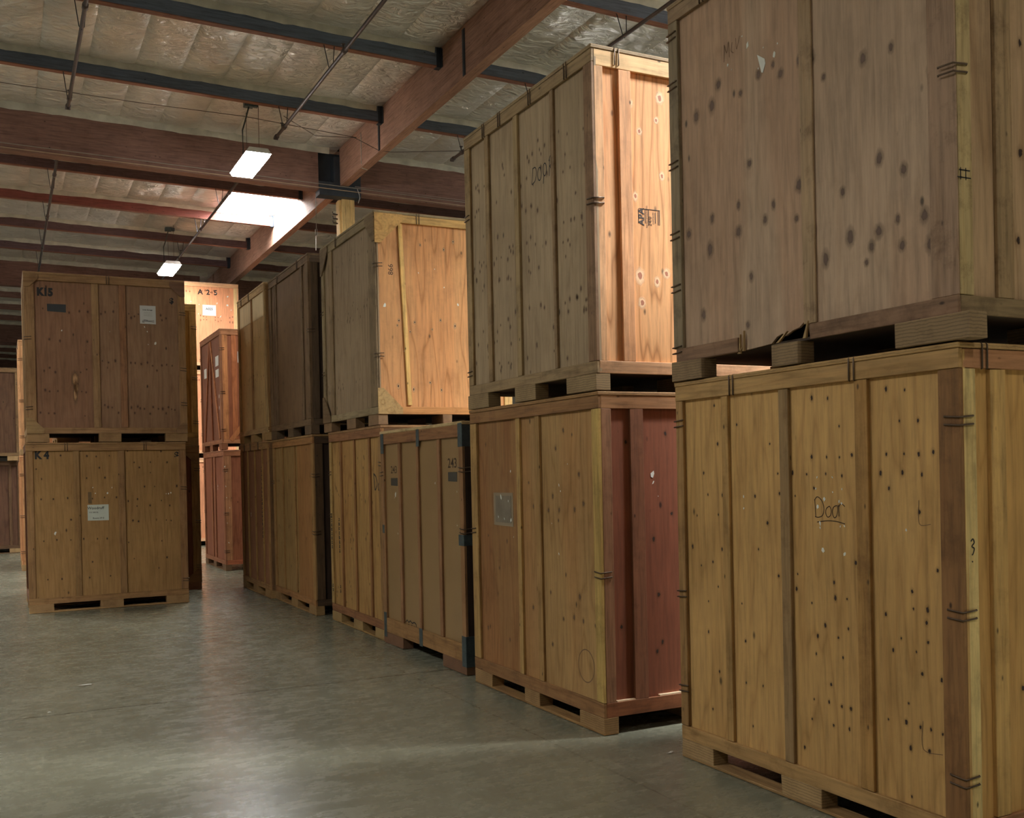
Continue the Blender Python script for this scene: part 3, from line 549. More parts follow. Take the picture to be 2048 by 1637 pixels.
# ---- left stack facing the camera
LM = (160, 122, 80)
k4 = crate('plywood crate stencilled K 4 with white note card, at the foot of left stack', (.25, 14.04, 0), 0,
    dict(lum=LM, ply=(166, 128, 80), posts=(.08, .09), postc=(LM, (154, 116, 78)), battens=[(.545, .615, (148, 114, 72)), (1.08, 1.16, (156, 120, 80))], knots=K_K4, ks=1.25, flame=.25, seed=111, pgrime=.2,
         clips=dict(R=(1.55, .33), L=(), lid=(.45, 1.4), lid_end=())),
    dict(lum=(120, 80, 52), ply=(110, 72, 48)), 'left', pal=dict(c=(178, 140, 92), edge=(172, 134, 88)))
text(k4, 'front', 'K 4', .185, 1.985, .135, mat=INK, bold=.007, sx=.85); text(k4, 'front', '$', 1.815, 1.97, .11, mat=INK, bold=.004)
patch(k4, 'front', .70, .955, 1.14, 1.345, flat('pale_card', (206, 210, 196), .6, noise_amt=.04), 'note_card', jit=.004)
text(k4, 'front', 'Woodruff', .80, 1.30, .052, mat=INK, out=-TP+.004, name='handwriting', sx=.95)
text(k4, 'front', 'CC 20136', .775, 1.245, .026, mat=PENCIL, out=-TP+.004, name='handwriting'); text(k4, 'front', 'Room 29 8', .83, 1.17, .03, mat=PENCIL, out=-TP+.004, name='handwriting')
patch(k4, 'front', .71, .755, 1.36, 1.51, flat('brown_tape', (118, 92, 58), .4), 'tape_strip', jit=.003)
flecks(k4, 'front', [(.317, 1.0, .035), (.945, 1.49, .022), (1.0, 1.56, .011), (.77, 1.565, .012), (.80, 1.49, .011), (1.70, 1.46, .014), (1.73, 1.47, .016), (1.67, 1.46, .009)])
k15 = crate('reddish plywood crate stencilled K15 with white notice, top of left stack', (.27, 14.04, H0), 0,
    dict(lum=(156, 120, 82), panels=[(TP, .79, (140, 102, 76)), (.79, L0-TP, (144, 110, 82))], posts=(.12, .09), battens=[(.785, .87, (158, 124, 86)), (1.115, 1.2, (146, 104, 72))], knots=K_K15, ks=1.2, km=knotmat('brown_knot_small', (78, 46, 30), (112, 76, 54)),
         flame=.2, seed=121, pgrime=.2, clips=dict(R=(1.72, .98, .52), L=(1.33, .45), lid=(.97,), lid_end=()), gussets=[('L', 'T', .17, (152, 118, 80)), ('R', 'T', .19, (120, 88, 66)), ('L', 'B', .2, (172, 140, 96)), ('R', 'B', .14, (140, 108, 76))]),
    dict(lum=(150, 116, 74), ply=(110, 76, 50), battens=[(.3, .38), (.7, .78), (1.1, 1.18)]), 'left', L=1.94, pal=dict(c=(166, 128, 84), edge=(166, 128, 84), blocks=[(0, .257), (.84, 1.11), (1.66, 1.93)]), skid=False)
text(k15, 'front', 'K15', .245, 1.895, .13, mat=INK, bold=.009, sx=.85, L=1.94); text(k15, 'front', '$', 1.775, 1.87, .10, mat=INK, bold=.004, L=1.94)
patch(k15, 'front', .262, .485, 1.655, 1.755, flat('black_tape', (34, 36, 38), .45), 'tape_patch', jit=.008, L=1.94)
patch(k15, 'front', 1.372, 1.572, 1.552, 1.792, flat('white_notice', (206, 204, 198), .6, noise_amt=.03), 'paper_notice', jit=.003, L=1.94)
text(k15, 'front', 'Linen Storage', 1.47, 1.735, .022, mat=INK, out=-TP+.004, name='printed_text', L=1.94, bold=.0006)
strokes(k15, 'front', [[(1.40, 1.592), (1.44, 1.598), (1.50, 1.592), (1.55, 1.598)], [(1.40, 1.58), (1.46, 1.584), (1.55, 1.58)], [(1.42, 1.602), (1.47, 1.60)], [(1.40, 1.572), (1.43, 1.572)]], .005, INK, out=-TP+.004, L=1.94)
strokes(k15, 'front', [[(1.42, 1.66), (1.53, 1.66)], [(1.42, 1.68), (1.52, 1.68)], [(1.42, 1.70), (1.53, 1.70)]], .002, PMARK, out=-TP+.004, L=1.94, name='printed_text')
flecks(k15, 'front', [(.43, 1.42, .014), (1.43, 1.51, .014), (1.46, 1.45, .010), (1.47, 1.28, .009), (1.56, 1.30, .022), (1.0, 1.43, .006)], L=1.94)
mb = MB(); Tf = facemap('front', 1.94, D0)
for (u, z, ru, rz) in ((.575, .80, .06, .14), (.572, .62, .035, .16), (.585, .70, .04, .12)): disc(mb, Tf, u, z, ru, rz, -TP+.0009, 0, 20, 3)
mb.build('scraped_patch', knotmat('scraped_wood', (190, 146, 102), (176, 132, 92), .6, .5), k15)

k2l = crate('gusseted crate on the floor right behind the K 4 crate, only its right edge showing', (.68, 15.58, 0), 0,
    dict(lum=(156, 120, 74), ply=(120, 70, 44), posts=(.09, .12), battens=[(1.55, 1.6)], gussets=[('R', 'T', .25, (150, 116, 76)), ('R', 'B', .2, (140, 100, 64))], seed=131, clips=dict(lid=(), lid_end=())),
    dict(lum=(120, 80, 52), ply=(110, 72, 48)), 'left', pal=dict(c=(130, 84, 54), edge=(130, 84, 54)))
k2u = crate('yellow pine crate behind the K15 crate, only its right edge showing', (.68, 15.58, H0), 0,
    dict(lum=(214, 176, 106), ply=(206, 164, 92), posts=(.09, .1), battens=[(1.70, 1.775)], seed=133, flame=.5, clips=dict(lid=(), lid_end=())),
    dict(lum=(150, 110, 70), ply=(140, 100, 64)), 'left', pal=dict(c=(190, 150, 96), edge=(190, 150, 96)), H=2.1, skid=False)
s5l = crate('warmly lit crate on the floor far behind left stack, a thin sliver at its left', (.27, 22.83, 0), RX,
    dict(lum=(206, 150, 104), ply=(198, 136, 92), battens=[(.6, .68), (1.2, 1.28)], seed=141), dict(lum=(196, 146, 100), ply=(190, 130, 86)), pal=dict(c=(190, 140, 96)))
s5u = crate('warmly lit crate upper of the far sliver stack left of the K15 crate', (.29, 22.83, H0), RX,
    dict(lum=(214, 164, 116), ply=(204, 146, 100), battens=[(.6, .68), (1.2, 1.28)], seed=143), dict(lum=(196, 146, 100), ply=(190, 130, 86)), pal=dict(c=(190, 140, 96)), skid=False)
pl = crate('dark crate on the floor at the left picture edge, far away', (-1.56, 26.3, 0), 0,
    dict(lum=(104, 78, 54), ply=(92, 64, 46), battens=[(.6, .68), (1.66, 1.72)], seed=151, clips=dict(lid=(), lid_end=())), dict(lum=(120, 88, 58), ply=(110, 76, 50)), 'left', pal=dict(c=(110, 80, 54)))
pu = crate('dark brown upper crate at the left picture edge, far away', (-1.56, 26.1, H0), 0,
    dict(lum=(124, 98, 66), ply=(92, 66, 46), battens=[(.6, .68)], seed=153, clips=dict(lid=(), lid_end=())), dict(lum=(120, 88, 58), ply=(110, 76, 50)), 'left', pal=dict(c=(110, 80, 54)), skid=False)
# ------------------------------------------------------------------ the hall
XG, SL = 5.45, -.0185                       # long girder line; roof falls 1:54 to the right
def zr(x): return 7.46+SL*(x-XG)            # purlin tops
YM = 17.42                                  # front face of the crossbeam nearest in view
S = 2.4
def py(n): return YM+.2+S*n-.04
def concrete():
    m, nt, b = _new('polished_concrete'); raw, v = coords(nt, (1, 1, 1), False)
    n1 = tex(nt, 'ShaderNodeTexNoise', v, .9, Detail=8, Roughness=.62)
    mp = nt.nodes.new('ShaderNodeMapping'); mp.inputs['Scale'].default_value = (1.3, 3.0, 1); mp.inputs['Rotation'].default_value = (0, 0, .25); nt.links.new(raw, mp.inputs[0])
    n2 = tex(nt, 'ShaderNodeTexNoise', mp.outputs[0], 3.2, Detail=9, Roughness=.7)
    n3 = tex(nt, 'ShaderNodeTexNoise', v, 28, Detail=5, Roughness=.6)
    c = ramp(nt, [(.3, lin((114, 112, 93))), (.5, lin((124, 122, 103))), (.7, lin((135, 133, 114)))], n1.outputs['Fac'])
    c = mixc(nt, c, ramp(nt, [(.25, (.82, .82, .80)), (.5, (1, 1, 1)), (.75, (1.14, 1.13, 1.10))], n2.outputs['Fac']), .8, 'MULTIPLY')
    c = mixc(nt, c, ramp(nt, [(.35, (.84, .83, .8)), (.65, (1.1, 1.1, 1.1))], n3.outputs['Fac']), .6, 'MULTIPLY')
    # saw-cut joints every 4.9 m, slightly wandering
    sx = nt.nodes.new('ShaderNodeSeparateXYZ'); nt.links.new(raw, sx.inputs[0])
    def math_(op, a, b2=None):
        q = nt.nodes.new('ShaderNodeMath'); q.operation = op
        for i, w in ((0, a), (1, b2)):
            if w is None: continue
            if hasattr(w, 'is_linked'): nt.links.new(w, q.inputs[i])
            else: q.inputs[i].default_value = w
        return q.outputs[0]
    wob = math_('MULTIPLY', math_('SUBTRACT', n2.outputs['Fac'], .5), .03)
    j = None
    for ax, off, per in (('Y', 7.88, 6.1), ('X', 2.95, 6.1)):
        d = math_('ABSOLUTE', math_('SUBTRACT', math_('PINGPONG', math_('ADD', math_('SUBTRACT', sx.outputs[ax], off-61), wob), per), 0))
        f = math_('MULTIPLY', math_('LESS_THAN', d, .011 if ax == 'Y' else .006), 1 if ax == 'Y' else .5); j = f if j is None else math_('MAXIMUM', j, f)
    c = mixc(nt, c, lin((48, 46, 36)), math_('MULTIPLY', j, .75))
    # pale drag scratches
    mp2 = nt.nodes.new('ShaderNodeMapping'); mp2.inputs['Scale'].default_value = (9, .5, 1); mp2.inputs['Rotation'].default_value = (0, 0, .9); nt.links.new(raw, mp2.inputs[0])
    n4 = tex(nt, 'ShaderNodeTexNoise', mp2.outputs[0], 2.6, Detail=5, Roughness=.5)
    c = mixc(nt, c, lin((172, 168, 146)), mixc(nt, (0, 0, 0), ramp(nt, [(.66, (0, 0, 0)), (.72, (.6, .6, .6))], n4.outputs['Fac']), .6))
    nt.links.new(c, b.inputs['Base Color'])
    r = ramp(nt, [(.3, (.19,)*3), (.7, (.34,)*3)], n2.outputs['Fac']); nt.links.new(r, b.inputs['Roughness'])
    b.inputs['Specular IOR Level'].default_value = .62
    bp = nt.nodes.new('ShaderNodeBump'); bp.inputs['Strength'].default_value = .12; bp.inputs['Distance'].default_value = .01
    nt.links.new(n2.outputs['Fac'], bp.inputs['Height']); nt.links.new(bp.outputs[0], b.inputs['Normal']); return m
def foil():
    m, nt, b = _new('foil_faced_insulation'); raw, v = coords(nt, (1, 1, 1), False)
    n = tex(nt, 'ShaderNodeTexNoise', v, 1.3, Detail=3)
    c = ramp(nt, [(.3, lin((208, 204, 198))), (.7, lin((236, 232, 226)))], n.outputs['Fac']); nt.links.new(c, b.inputs['Base Color'])
    b.inputs['Metallic'].default_value = .55; b.inputs['Roughness'].default_value = .36
    mp = nt.nodes.new('ShaderNodeMapping'); mp.inputs['Scale'].default_value = (1.5, 3.2, 2); mp.inputs['Rotation'].default_value = (0, 0, .35); nt.links.new(raw, mp.inputs[0])
    n2 = tex(nt, 'ShaderNodeTexNoise', mp.outputs[0], 2.4, Detail=5, Roughness=.5, Distortion=1.4)
    bp = nt.nodes.new('ShaderNodeBump'); bp.inputs['Strength'].default_value = 1.0; bp.inputs['Distance'].default_value = .09
    nt.links.new(n2.outputs['Fac'], bp.inputs['Height']); nt.links.new(bp.outputs[0], b.inputs['Normal']); return m
X0, X1, Y0, Y1 = -9.0, 14.0, -8.0, 60.0
def st(o): o['kind'] = 'structure'; return o
mb = MB(); mb.add([(X0, Y0, 0), (X1, Y0, 0), (X1, Y1, 0), (X0, Y1, 0)], [(0, 1, 2, 3)]); st(mb.build('floor', concrete()))
WALL = flat('tilt_up_wall', (170, 165, 152), .8)
for nm, a, b in (('wall_left', (X0-.2, Y0, 0), (X0, Y1, 7.9)), ('wall_right', (X1, Y0, 0), (X1+.2, Y1, 7.9)), ('wall_back', (X0-.2, Y1, 0), (X1+.2, Y1+.2, 7.9)), ('wall_front', (X0-.2, Y0-.2, 0), (X1+.2, Y0, 7.9))):
    mb = MB(); mb.box(a, b); st(mb.build(nm, WALL))
# skylight openings in the insulation: (x0, x1, bay)
CW = .61
SKY = [(XG-2*CW, XG, 1, 'n'), (XG+.15, XG+.15+4*CW, -6, 's'), (XG-15*CW, XG-13*CW, 0, 'w'), (XG-18*CW, XG-16*CW, -5, 'w2')]  # first is in view, rest unseen, the last added for general brightness
def in_sky(x, n):
    return any(a-.01 < x < b+.01 and n == k for a, b, k, _ in SKY)
mb = MB()
for n in range(-11, 18):
    ya, yb = py(n), py(n+1); fine = -3 <= n <= 5
    for side in (0, 1):
        cells = range(-24, 0) if side == 0 else range(0, 14)
        for c in cells:
            xa = XG+c*CW+(.15 if side else 0); xb = xa+CW
            if in_sky((xa+xb)/2, n): continue
            vis = fine and -1.2 < xa < 9
            nx, ny = (14, 40) if vis else (3, 4); vs = []
            ph = random.uniform(0, 99)
            for j in range(ny+1):
                for i in range(nx+1):
                    u, w = i/nx, j/ny; x = xa+(xb-xa)*u; y = ya+(yb-ya)*w
                    sag = (math.sin(PI*u)**.4)*.042*(math.sin(PI*w)**.35 if 0 < w < 1 else 0)
                    edge = math.sin(PI*w)**.5 if 0 < w < 1 else 0
                    z = zr(x)-.012-sag
                    if vis:
                        z += edge*(.042*noise.noise(Vector((x*2.2+ph, y*1.6, 0)))+.030*noise.noise(Vector((x*3+y*4+ph, y*7-x*4, 3)))+.012*noise.noise(Vector((x*5+ph, y*16+x*9, 7))))*(math.sin(PI*u)**.5 if 0 < u < 1 else 0)
                        z += edge*.006*noise.noise(Vector((xa*3, y*6, 9)))
                    vs.append((x, y, z))
            mb.add(vs, [(j*(nx+1)+i, (j+1)*(nx+1)+i, (j+1)*(nx+1)+i+1, j*(nx+1)+i+1) for j in range(ny) for i in range(nx)], 0, True)
def ylen(tg): return 1.2 if tg == 's' else S     # the skylight out of view on the right is a half bay
for a, b, n, tg in SKY:
    if tg == 's': mb.add([(a, py(n)+1.2, zr(a)-.03), (a, py(n+1), zr(a)-.03), (b, py(n+1), zr(b)-.03), (b, py(n)+1.2, zr(b)-.03)], [(0, 1, 2, 3)])
FOIL = foil(); st(mb.build('ceiling', FOIL))
mb = MB()   # roof deck above the insulation, open at the skylights
mb.add([(X0-.2, Y0-.2, zr(X0)+.25), (X1+.2, Y0-.2, zr(X1)+.25), (X1+.2, py(-6), zr(X1)+.25), (X0-.2, py(-6), zr(X0)+.25)], [(0, 1, 2, 3)])
for n in range(-6, 18):
    holes = sorted((a, b) for a, b, k, _ in SKY if k == n); x = X0-.2
    for a, b in holes+[(X1+.2, None)]:
        mb.add([(x, py(n), zr(x)+.25), (a, py(n), zr(a)+.25), (a, py(n+1), zr(a)+.25), (x, py(n+1), zr(x)+.25)], [(0, 1, 2, 3)]); x = b
st(mb.build('ceiling', flat('roof_decking', (110, 100, 86), .9)))
# skylights: white shaft and glowing diffuser dome
SHAFT = flat('white_skylight_shaft', (226, 224, 218), .5, noise_amt=.04)
def dome_mat(e):
    m, nt, b = _new('daylit_diffuser'); b.inputs['Base Color'].default_value = (.8, .85, .9, 1); b.inputs['Emission Color'].default_value = (*SKYC, 1); b.inputs['Emission Strength'].default_value = e; return m
for i, (a, b, n, tg) in enumerate(SKY):
    root = empty('window_%d' % (i+1), ((a+b)/2, py(n)+ylen(tg)/2, zr(a)+.2)); st(root); cx, cyy, cz = root.location
    hx, hy = (b-a)/2-.012, ylen(tg)/2-.075
    mb = MB(); zb = zr(a)-.07-cz; zt = .24
    for p, q in (((-hx-.01, -hy-.01), (-hx, hy+.01)), ((hx, -hy-.01), (hx+.01, hy+.01)), ((-hx, -hy-.01), (hx, -hy)), ((-hx, hy), (hx, hy+.01))):
        mb.box((p[0], p[1], zb), (q[0], q[1], zt))
    mb.build('window_frame', SHAFT, root)
    mb = MB(); N = 8; vs = []
    for jj in range(N+1):
        for ii in range(N+1):
            u, w = ii/N*2-1, jj/N*2-1; vs.append((hx*u, hy*w, zt+.10*(1-u*u)*(1-w*w)))
    mb.add(vs, [(jj*(N+1)+ii, (jj+1)*(N+1)+ii, (jj+1)*(N+1)+ii+1, jj*(N+1)+ii+1) for jj in range(N) for ii in range(N)], 0, True)
    mb.build('window_pane', dome_mat(SKYE[tg]), root)

# timber roof members
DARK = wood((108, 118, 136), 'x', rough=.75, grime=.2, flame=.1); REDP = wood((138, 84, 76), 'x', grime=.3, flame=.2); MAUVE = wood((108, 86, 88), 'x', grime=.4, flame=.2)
GLU = wood((136, 104, 94), 'x', grime=.35, flame=.25); GLUY = wood((164, 126, 108), 'y', grime=.3, flame=.25); STEEL = flat('dark_steel_hanger', (62, 68, 76), .5, .5)
STRIP = wood((144, 100, 84), 'x', flame=.1)
FLAPM = flat('foil_facing_lap', (196, 192, 178), .42, .25, noise_amt=.2, scale=5)
def flap(par, xa, xb, y, ztop, depth=.105):
    mb = MB(); n = max(8, int((xb-xa)/.12)); vs = []; ph = y*3.1
    for i in range(n+1):
        x = xa+(xb-xa)*i/n; d = depth+.022*noise.noise(Vector((x*2.3, ph, 0)))+.010*noise.noise(Vector((x*9, ph, 5)))
        o = .012+.012*abs(noise.noise(Vector((x*4, ph, 8)))); zt = ztop(x)
        vs += [(x, y-.03, zt-.004), (x, y-.012-o, zt-d*.5), (x, y-.006-o*.3, zt-d)]
    mb.add(vs, [(3*i+k, 3*i+k+1, 3*i+k+4, 3*i+k+3) for i in range(n) for k in range(2)], 0, True)
    mb.build('foil_flap', FLAPM, par)
ORD = ['', 'first', 'second', 'third', 'fourth', 'fifth', 'sixth', 'seventh', 'eighth', 'ninth', 'tenth', 'eleventh', 'twelfth', 'thirteenth']
def purlin(n, xa, xb, mat, label, hang):
    y = py(n)-.045; mb = MB()
    mb.add([(xa, y, zr(xa)-.27), (xb, y, zr(xb)-.27), (xb, y+.09, zr(xb)-.27), (xa, y+.09, zr(xa)-.27), (xa, y, zr(xa)), (xb, y, zr(xb)), (xb, y+.09, zr(xb)), (xa, y+.09, zr(xa))],
        [(0, 3, 2, 1), (4, 5, 6, 7), (0, 1, 5, 4), (1, 2, 6, 5), (2, 3, 7, 6), (3, 0, 4, 7)])
    o = mb.build('roof_purlin', mat); tag(o, label, 'roof beam', 'timber roof purlins')
    mb = MB(); mb.box((xa, y-.003, zr(xa)-.275), (xb, y+.093, zr(xb)-.268)) if False else mb.add([(xa, y-.004, zr(xa)-.278), (xb, y-.004, zr(xb)-.278), (xb, y+.094, zr(xb)-.278), (xa, y+.094, zr(xa)-.278), (xa, y-.004, zr(xa)-.266), (xb, y-.004, zr(xb)-.266), (xb, y+.094, zr(xb)-.266), (xa, y+.094, zr(xa)-.266)],
        [(0, 3, 2, 1), (4, 5, 6, 7), (0, 1, 5, 4), (1, 2, 6, 5), (2, 3, 7, 6), (3, 0, 4, 7)])
    mb.build('bottom_strip', STRIP, o)
    flap(o, xa, xb-(.1 if xb < XG+.01 else 0), y, lambda x: zr(x)-.005)
    hx = hang; mb = MB(); s = 1 if hx == xa else -1
    mb.box((min(hx, hx+s*.07), y-.006, zr(hx)-.29), (max(hx, hx+s*.07), y+.096, zr(hx)-.02))
    mb.box((min(hx, hx+s*.012), y-.05, zr(hx)-.29), (max(hx, hx+s*.012), y-.006, zr(hx)-.04))
    mb.build('steel_hanger', STEEL, o)
mains = [0, 5, 10, 15]
for n in range(-3, 18):
    if n in mains or n == -2.5: continue
    k = next((m_ for m_ in mains if m_ > n), None)
    if n < 0: lab = '%s timber purlin in front of the big crossbeam, left of the long girder' % ORD[-n]
    else: lab = '%s timber purlin behind the big crossbeam, left of the long girder' % ORD[min(n, 13)] if n < 14 else 'far timber purlin glimpsed left of the K15 crate, number %s back' % ('fourteen' if n == 14 else 'sixteen' if n == 16 else 'seventeen')
    if n > 5: xa = -3.0
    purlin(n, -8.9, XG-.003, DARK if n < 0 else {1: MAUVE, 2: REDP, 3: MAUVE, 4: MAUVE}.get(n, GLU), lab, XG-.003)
    if -3 <= n <= 6:
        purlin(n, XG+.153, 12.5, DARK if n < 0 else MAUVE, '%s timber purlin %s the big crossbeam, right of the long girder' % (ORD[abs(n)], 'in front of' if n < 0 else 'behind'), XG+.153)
# big crossbeams (glued timber) left and right of the girder line
for q, n in enumerate(mains):
    y = YM+S*n
    for side, (xa, xb) in (('left', (-8.95, 5.06)), ('right', (5.83, 13.9))):
        if side == 'right' and n > 5: continue
        mb = MB(); zb = -.775
        P = [(xa, y, zr(xa)+zb), (xb, y, zr(xb)+zb), (xb, y+.22, zr(xb)+zb), (xa, y+.22, zr(xa)+zb), (xa, y, zr(xa)), (xb, y, zr(xb)), (xb, y+.22, zr(xb)), (xa, y+.22, zr(xa))]
        mb.hexa(P); b_ = mb.build('roof_crossbeam', GLU)
        nm = ['nearest deep', 'second deep', 'third deep', 'farthest deep'][q]
        tag(b_, '%s glued timber crossbeam, reddish brown, %s of the long girder' % (nm, side), 'roof beam')
        flap(b_, xa, xb+(.2 if side == 'left' else 0), y, lambda x: zr(x)-.005, .13)
# long girder in spans between the crossbeams
for q, (ya, yb) in enumerate(((-7.9, YM-.002), (YM+.222, YM+5*S-.002), (YM+5*S+.222, YM+10*S-.002))):
    mb = MB(); mb.box((XG, ya, 6.79), (XG+.15, yb, 7.47)); g = mb.build('roof_girder', GLUY)
    tag(g, ['long orange-brown glued girder running overhead from top right to the crossbeam', 'long glued girder beside the bright skylight, behind the near crossbeam', 'far continuation of the long glued girder above the triple stack'][q], 'roof beam')
    if q == 0:
        mb = MB(); mb.tube([(XG-.004, 16.2, 7.36), (XG-.006, 16.2, 6.86), (XG+.02, 16.25, 6.785), (XG+.13, 16.3, 6.783)], .007, 6); mb.build('white_cord', flat('white_cord', (180, 172, 160), .6), g)
        for yy in (12.0, 15.32):
            mb = MB(); mb.box((XG-.012, yy-.02, 6.80), (XG-.001, yy+.02, 7.40)); mb.box((XG-.012, yy-.05, 6.80), (XG-.001, yy-.035, 7.40)); mb.build('steel_strap', STEEL, g)
# post, with steel saddle at the beam crossing
post = empty('timber_post', (5.64, YM+.2, 0)); tag(post, 'pale square timber post rising behind the gusseted crate to the crossbeam', 'post')
mb = MB(); mb.box((-.115, -.06, 0), (.115, .26, 6.64)); mb.box((-.15, .0, 0), (-.117, .20, 6.60)); mb.build('post_shaft', wood((216, 184, 126), 'z', flame=.4, grime=.3), post, .004)
mb = MB(); mb.box((-.57, -.215, 6.60), (.19, .04, 6.84)); mb.box((-.30, -.212, 6.84), (-.19, .03, 7.30)); mb.box((-.57, -.01, 6.84), (.19, .035, 7.40)); mb.box((-.04, -.215, 6.84), (.19, -.0, 7.3)) ; mb.build('steel_saddle', STEEL, post, .004)
mb = MB()
for z in (6.36, 6.28, 6.2): mb.tube([(-.15, .12, z), (-.24, .10, z), (-.25, .10, z+.04)], .012, 6)
mb.build('conduit_stub', flat('dark_conduit', (64, 52, 46), .5), post)
# sprinkler branch pipes
PIPE = flat('painted_sprinkler_pipe', (86, 74, 70), .5, .3, scale=14)
def sprinkler(x, ya, yb, z, lab, caps):
    root = empty('sprinkler_pipe', (x, ya, z)); tag(root, lab, 'pipe', 'sprinkler pipes')
    n = yb-ya; mb = MB(); mb.tube([(0, 0, 0), (0, n, 0)], .024, 10)
    y = 1.1
    while y < n: mb.tube([(0, y-.05, 0), (0, y+.05, 0)], .034, 10); y += 3.0
    if caps: e = n if caps == 'far' else 0; mb.tube([(0, e-.05, 0), (0, e+.03, -.0), (0, e+.04, -.03)], .036, 10)
    mb.build('pipe_run', PIPE, root)
    for k in range(-3, 11):
        yy = py(k)-.1-ya
        if k in mains or not (.1 < yy < n-.1): continue
        mb = MB(); top = zr(x)-.27-z
        mb.tube([(-.07, yy+.06, top), (-.028, yy, .01), (0, yy, -.03), (.028, yy, .01), (.07, yy+.06, top)], .006, 5); mb.build('hanger_loop', STEEL, root)
    y = n-.35 if caps == 'far' else .6
    while .1 < y < n:
        mb = MB(); mb.tube([(0, y, .02), (0, y, .10)], .010, 6); mb.tube([(0, y, .10), (0, y, .107)], .03, 8); mb.build('sprinkler_head', PIPE, root); y -= 3.1 if caps == 'far' else -3.1
sprinkler(.92, 5.0, 15.45, 6.9, 'rusty grey sprinkler pipe at the top left corner, ending in mid-air', 'far')
sprinkler(3.88, 5.0, 15.6, 6.9, 'long dark sprinkler pipe ending just right of the nearer hanging light', 'far')
sprinkler(.89, 17.9, 29.3, 6.9, 'rusty sprinkler pipe beyond the crossbeam, above the K15 crate', None)
sprinkler(3.83, 17.9, 29.3, 6.9, 'dark sprinkler pipe crossing in front of the bright skylight', None)
sprinkler(6.80, 2.0, 15.5, 6.88, 'sprinkler pipe high behind the DOOR crate, its capped end showing at the crate left edge', 'far')
# hanging strip lights
def led(x, y, z, lab, e):
    root = empty('hanging_light', (x, y, z)); tag(root, lab, 'lamp', 'hanging strip lights')
    W_, L_ = .19, .61; mb = MB()
    q = [(-W_, 0), (W_, 0), (W_-.05, .075), (-W_+.05, .075)]
    mb.add([(a, -L_, b) for a, b in q]+[(a, L_, b) for a, b in q], [(0, 1, 2, 3), (7, 6, 5, 4), (1, 5, 6, 2), (2, 6, 7, 3), (3, 7, 4, 0)])
    mb.build('housing', flat('white_enamel', (226, 226, 222), .4), root, .004)
    mb = MB(); mb.box((-W_+.012, -L_+.012, -.05), (W_-.012, L_-.012, -.001), 0, 0, lambda x, y, z: (x*(1 if z > -.02 else .9), y*(1 if z > -.02 else .97), z))
    m, nt, b = _new('lit_lens'); b.inputs['Emission Color'].default_value = (1, .985, .93, 1); b.inputs['Emission Strength'].default_value = e
    mb.build('lens', m, root)
    for yy in (-.42, .42):
        mb = MB(); mb.tube([(.05, yy, .075), (.05, yy, zr(x)-.06-z)], .004, 5); mb.build('chain', WIRE, root)
    mb = MB(); t = zr(x)-.12-z; mb.tube([(-.12, -.1, .075), (-.12, -.08, t*.55), (-.07, -.04, t*.72), (0, 0, t)], .012, 6); mb.build('power_cord', flat('grey_cord', (90, 92, 88), .6), root)
    mb = MB(); mb.box((-.07, -.05, t), (.07, .06, t+.10)); mb.box((.08, -.04, t+.01), (.14, .04, t+.08)); mb.build('junction_box', ZINC, root, .004)
led(3.51, 15.80, 6.5, 'nearer glowing white strip light hanging in front of the crossbeam', LEDE)
led(3.52, 24.45, 6.5, 'farther small glowing strip light above the K15 and A25 crates', LEDE)
for (x, y) in EXTRA: led(x, y, 6.5, 'added unseen hanging light outside the picture, for general brightness', LEDE)
# thin conduits and wires
def cable(pts, r, lab, c=(150, 140, 128), name='electrical_cable'):
    mb = MB(); mb.tube(pts, r, 6); o = mb.build(name, flat('cable', c, .5)); tag(o, lab, 'cable'); return o
cable([(x, YM-.03, zr(x)-.685) for x in (-8.9, 0, 4, 8, 13.8)], .007, 'upper thin conduit running along the face of the near crossbeam')
cable([(x, YM-.03, zr(x)-.752) for x in (-8.9, 0, 4, 8, 13.8)], .008, 'lower thin conduit along the bottom edge of the near crossbeam', (176, 150, 124))
cable([(-4, 16.2, 7.42), (0, 16.15, 7.36), (2, 16.1, 7.32), (3.5, 16.1, 7.33), (5.4, 16.3, 7.3)], .005, 'thin wire strung under the foil to the nearer light', (92, 78, 70))
cable([(3.95, 15.4, 7.17), (4.5, 15.6, 7.0), (5.1, 15.5, 7.02), (5.43, 15.3, 6.80), (5.62, 15.25, 6.78), (6.6, 15.9, 7.1), (8, 15.2, 7.1)], .005, 'thin wire looping from pipe hanger under the long girder', (80, 68, 62))
cable([(5.72, YM-.016, 6.80), (5.78, YM-.05, 6.79), (6.2, YM-.05, 6.785), (8.5, YM-.05, 6.75)], .006, 'thin conduit right of the steel saddle', (150, 130, 120))
cable([(5.76, YM-.02, 6.76), (5.78, YM-.06, 6.66), (5.79, YM-.06, 6.60), (5.76, YM-.06, 6.50)], .006, 'short white cord dangling at the steel saddle', (200, 196, 190))
pc = cable([(5.14, 17.9, 6.68), (5.14, 17.9, 6.12), (5.12, 17.9, 6.09), (5.12, 17.9, 5.98), (5.16, 17.9, 5.98), (5.15, 17.9, 6.11)], .006, 'knotted white pull cord hanging left of the timber post', (214, 208, 200), 'pull_cord')
mb = MB(); mb.tube([(5.13, 17.9, 5.98), (5.125, 17.9, 5.75), (5.125, 17.9, 5.72)], .007, 6); mb.build('cord_tail', flat('cable', (214, 208, 200), .5), pc)
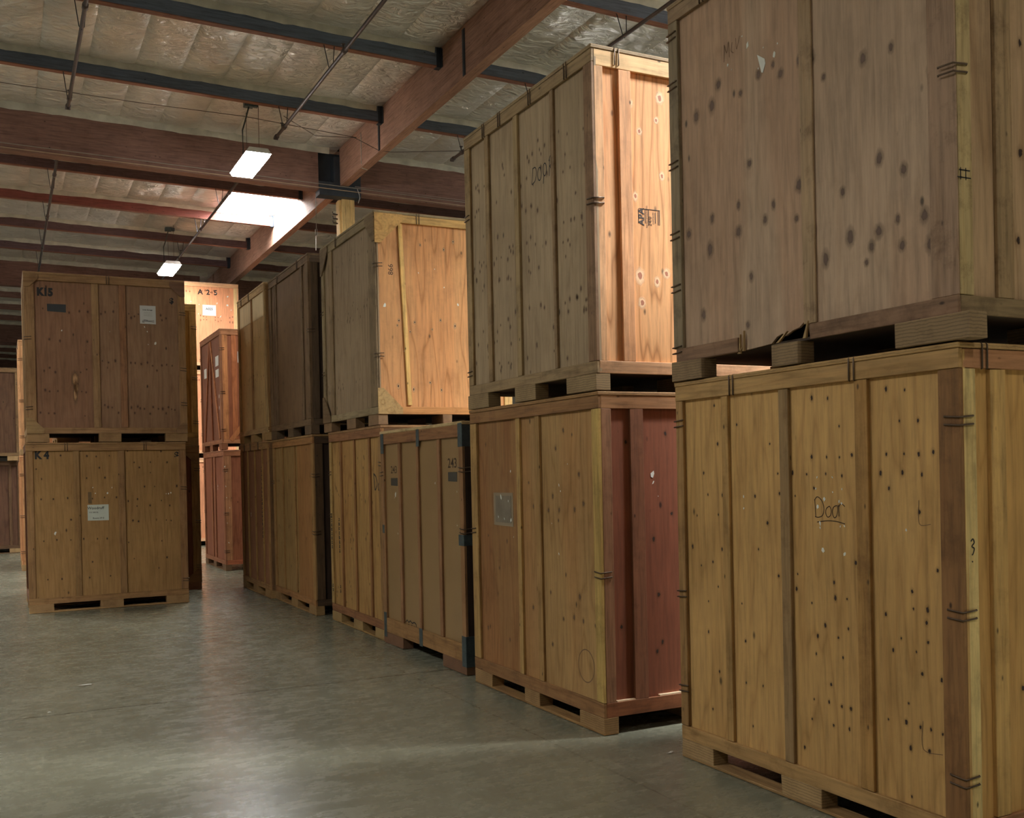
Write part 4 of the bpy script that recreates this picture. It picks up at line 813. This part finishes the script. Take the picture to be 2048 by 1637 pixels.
# scraps on the floor
def scrap(x, y, s, lab, rz=0):
    mb = MB(); R = random.Random(int(x*100)); n = 7; vs = []
    for k in range(n): a = 2*PI*k/n; vs.append((s*math.cos(a)*R.uniform(.7, 1.1), s*.35*math.sin(a)*R.uniform(.6, 1.1), .004+R.uniform(0, .02)*s*5))
    vs.append((0, 0, .012)); mb.add(vs, [(k, (k+1) % n, n) for k in range(n)]+[tuple(range(n-1, -1, -1))])
    o = mb.build('plastic_scrap', flat('crumpled_wrap', (206, 204, 190), .4)); o.location = (x, y, 0); o.rotation_euler = (0, 0, rz); tag(o, lab, 'litter')
scrap(.557, 8.87, .065, 'crumpled pale plastic scrap lying on the floor at left', .2)
scrap(.255, 7.97, .02, 'tiny pale chip on the floor joint at far left'); scrap(1.62, 11.09, .022, 'tiny white chip on the floor in front of the left stack', 1)
scrap(3.43, 4.86, .035, 'torn clear plastic bit by the left foot of the Door crate', .5)

# ------------------------------------------------------------------ light, camera, colour management
w = bpy.data.worlds.new('World'); scene.world = w; w.use_nodes = True
w.node_tree.nodes['Background'].inputs[0].default_value = (.6, .75, 1, 1); w.node_tree.nodes['Background'].inputs[1].default_value = .3
cam = bpy.data.cameras.new('camera'); co = bpy.data.objects.new('camera', cam); COL.objects.link(co); scene.camera = co
yaw, pitch, roll = math.radians(26.64), math.radians(-.394), math.radians(-1.224)
c, s = math.cos(yaw), math.sin(yaw)
fwd = Vector((s*math.cos(pitch), c*math.cos(pitch), math.sin(pitch))); right = Vector((c, -s, 0)); up = right.cross(fwd)
r2 = right*math.cos(roll)+up*math.sin(roll); u2 = -right*math.sin(roll)+up*math.cos(roll)
co.matrix_world = Matrix(((r2.x, u2.x, -fwd.x, 0), (r2.y, u2.y, -fwd.y, 0), (r2.z, u2.z, -fwd.z, 1.66), (0, 0, 0, 1)))
cam.sensor_fit = 'HORIZONTAL'; cam.sensor_width = 36; cam.lens = 36*2026/2048; cam.shift_y = (957-818.5)/2048; cam.clip_end = 200
scene.view_settings.view_transform = 'Standard'; scene.view_settings.look = 'None'; scene.view_settings.gamma = 1
scene.view_settings.use_curve_mapping = False; scene.view_settings.exposure = EXPO
try:
    scene.cycles.use_denoising = True; scene.cycles.max_bounces = 8; scene.cycles.diffuse_bounces = 5; scene.cycles.sample_clamp_indirect = 4
    scene.cycles.caustics_reflective = False; scene.cycles.caustics_refractive = False
except Exception: pass
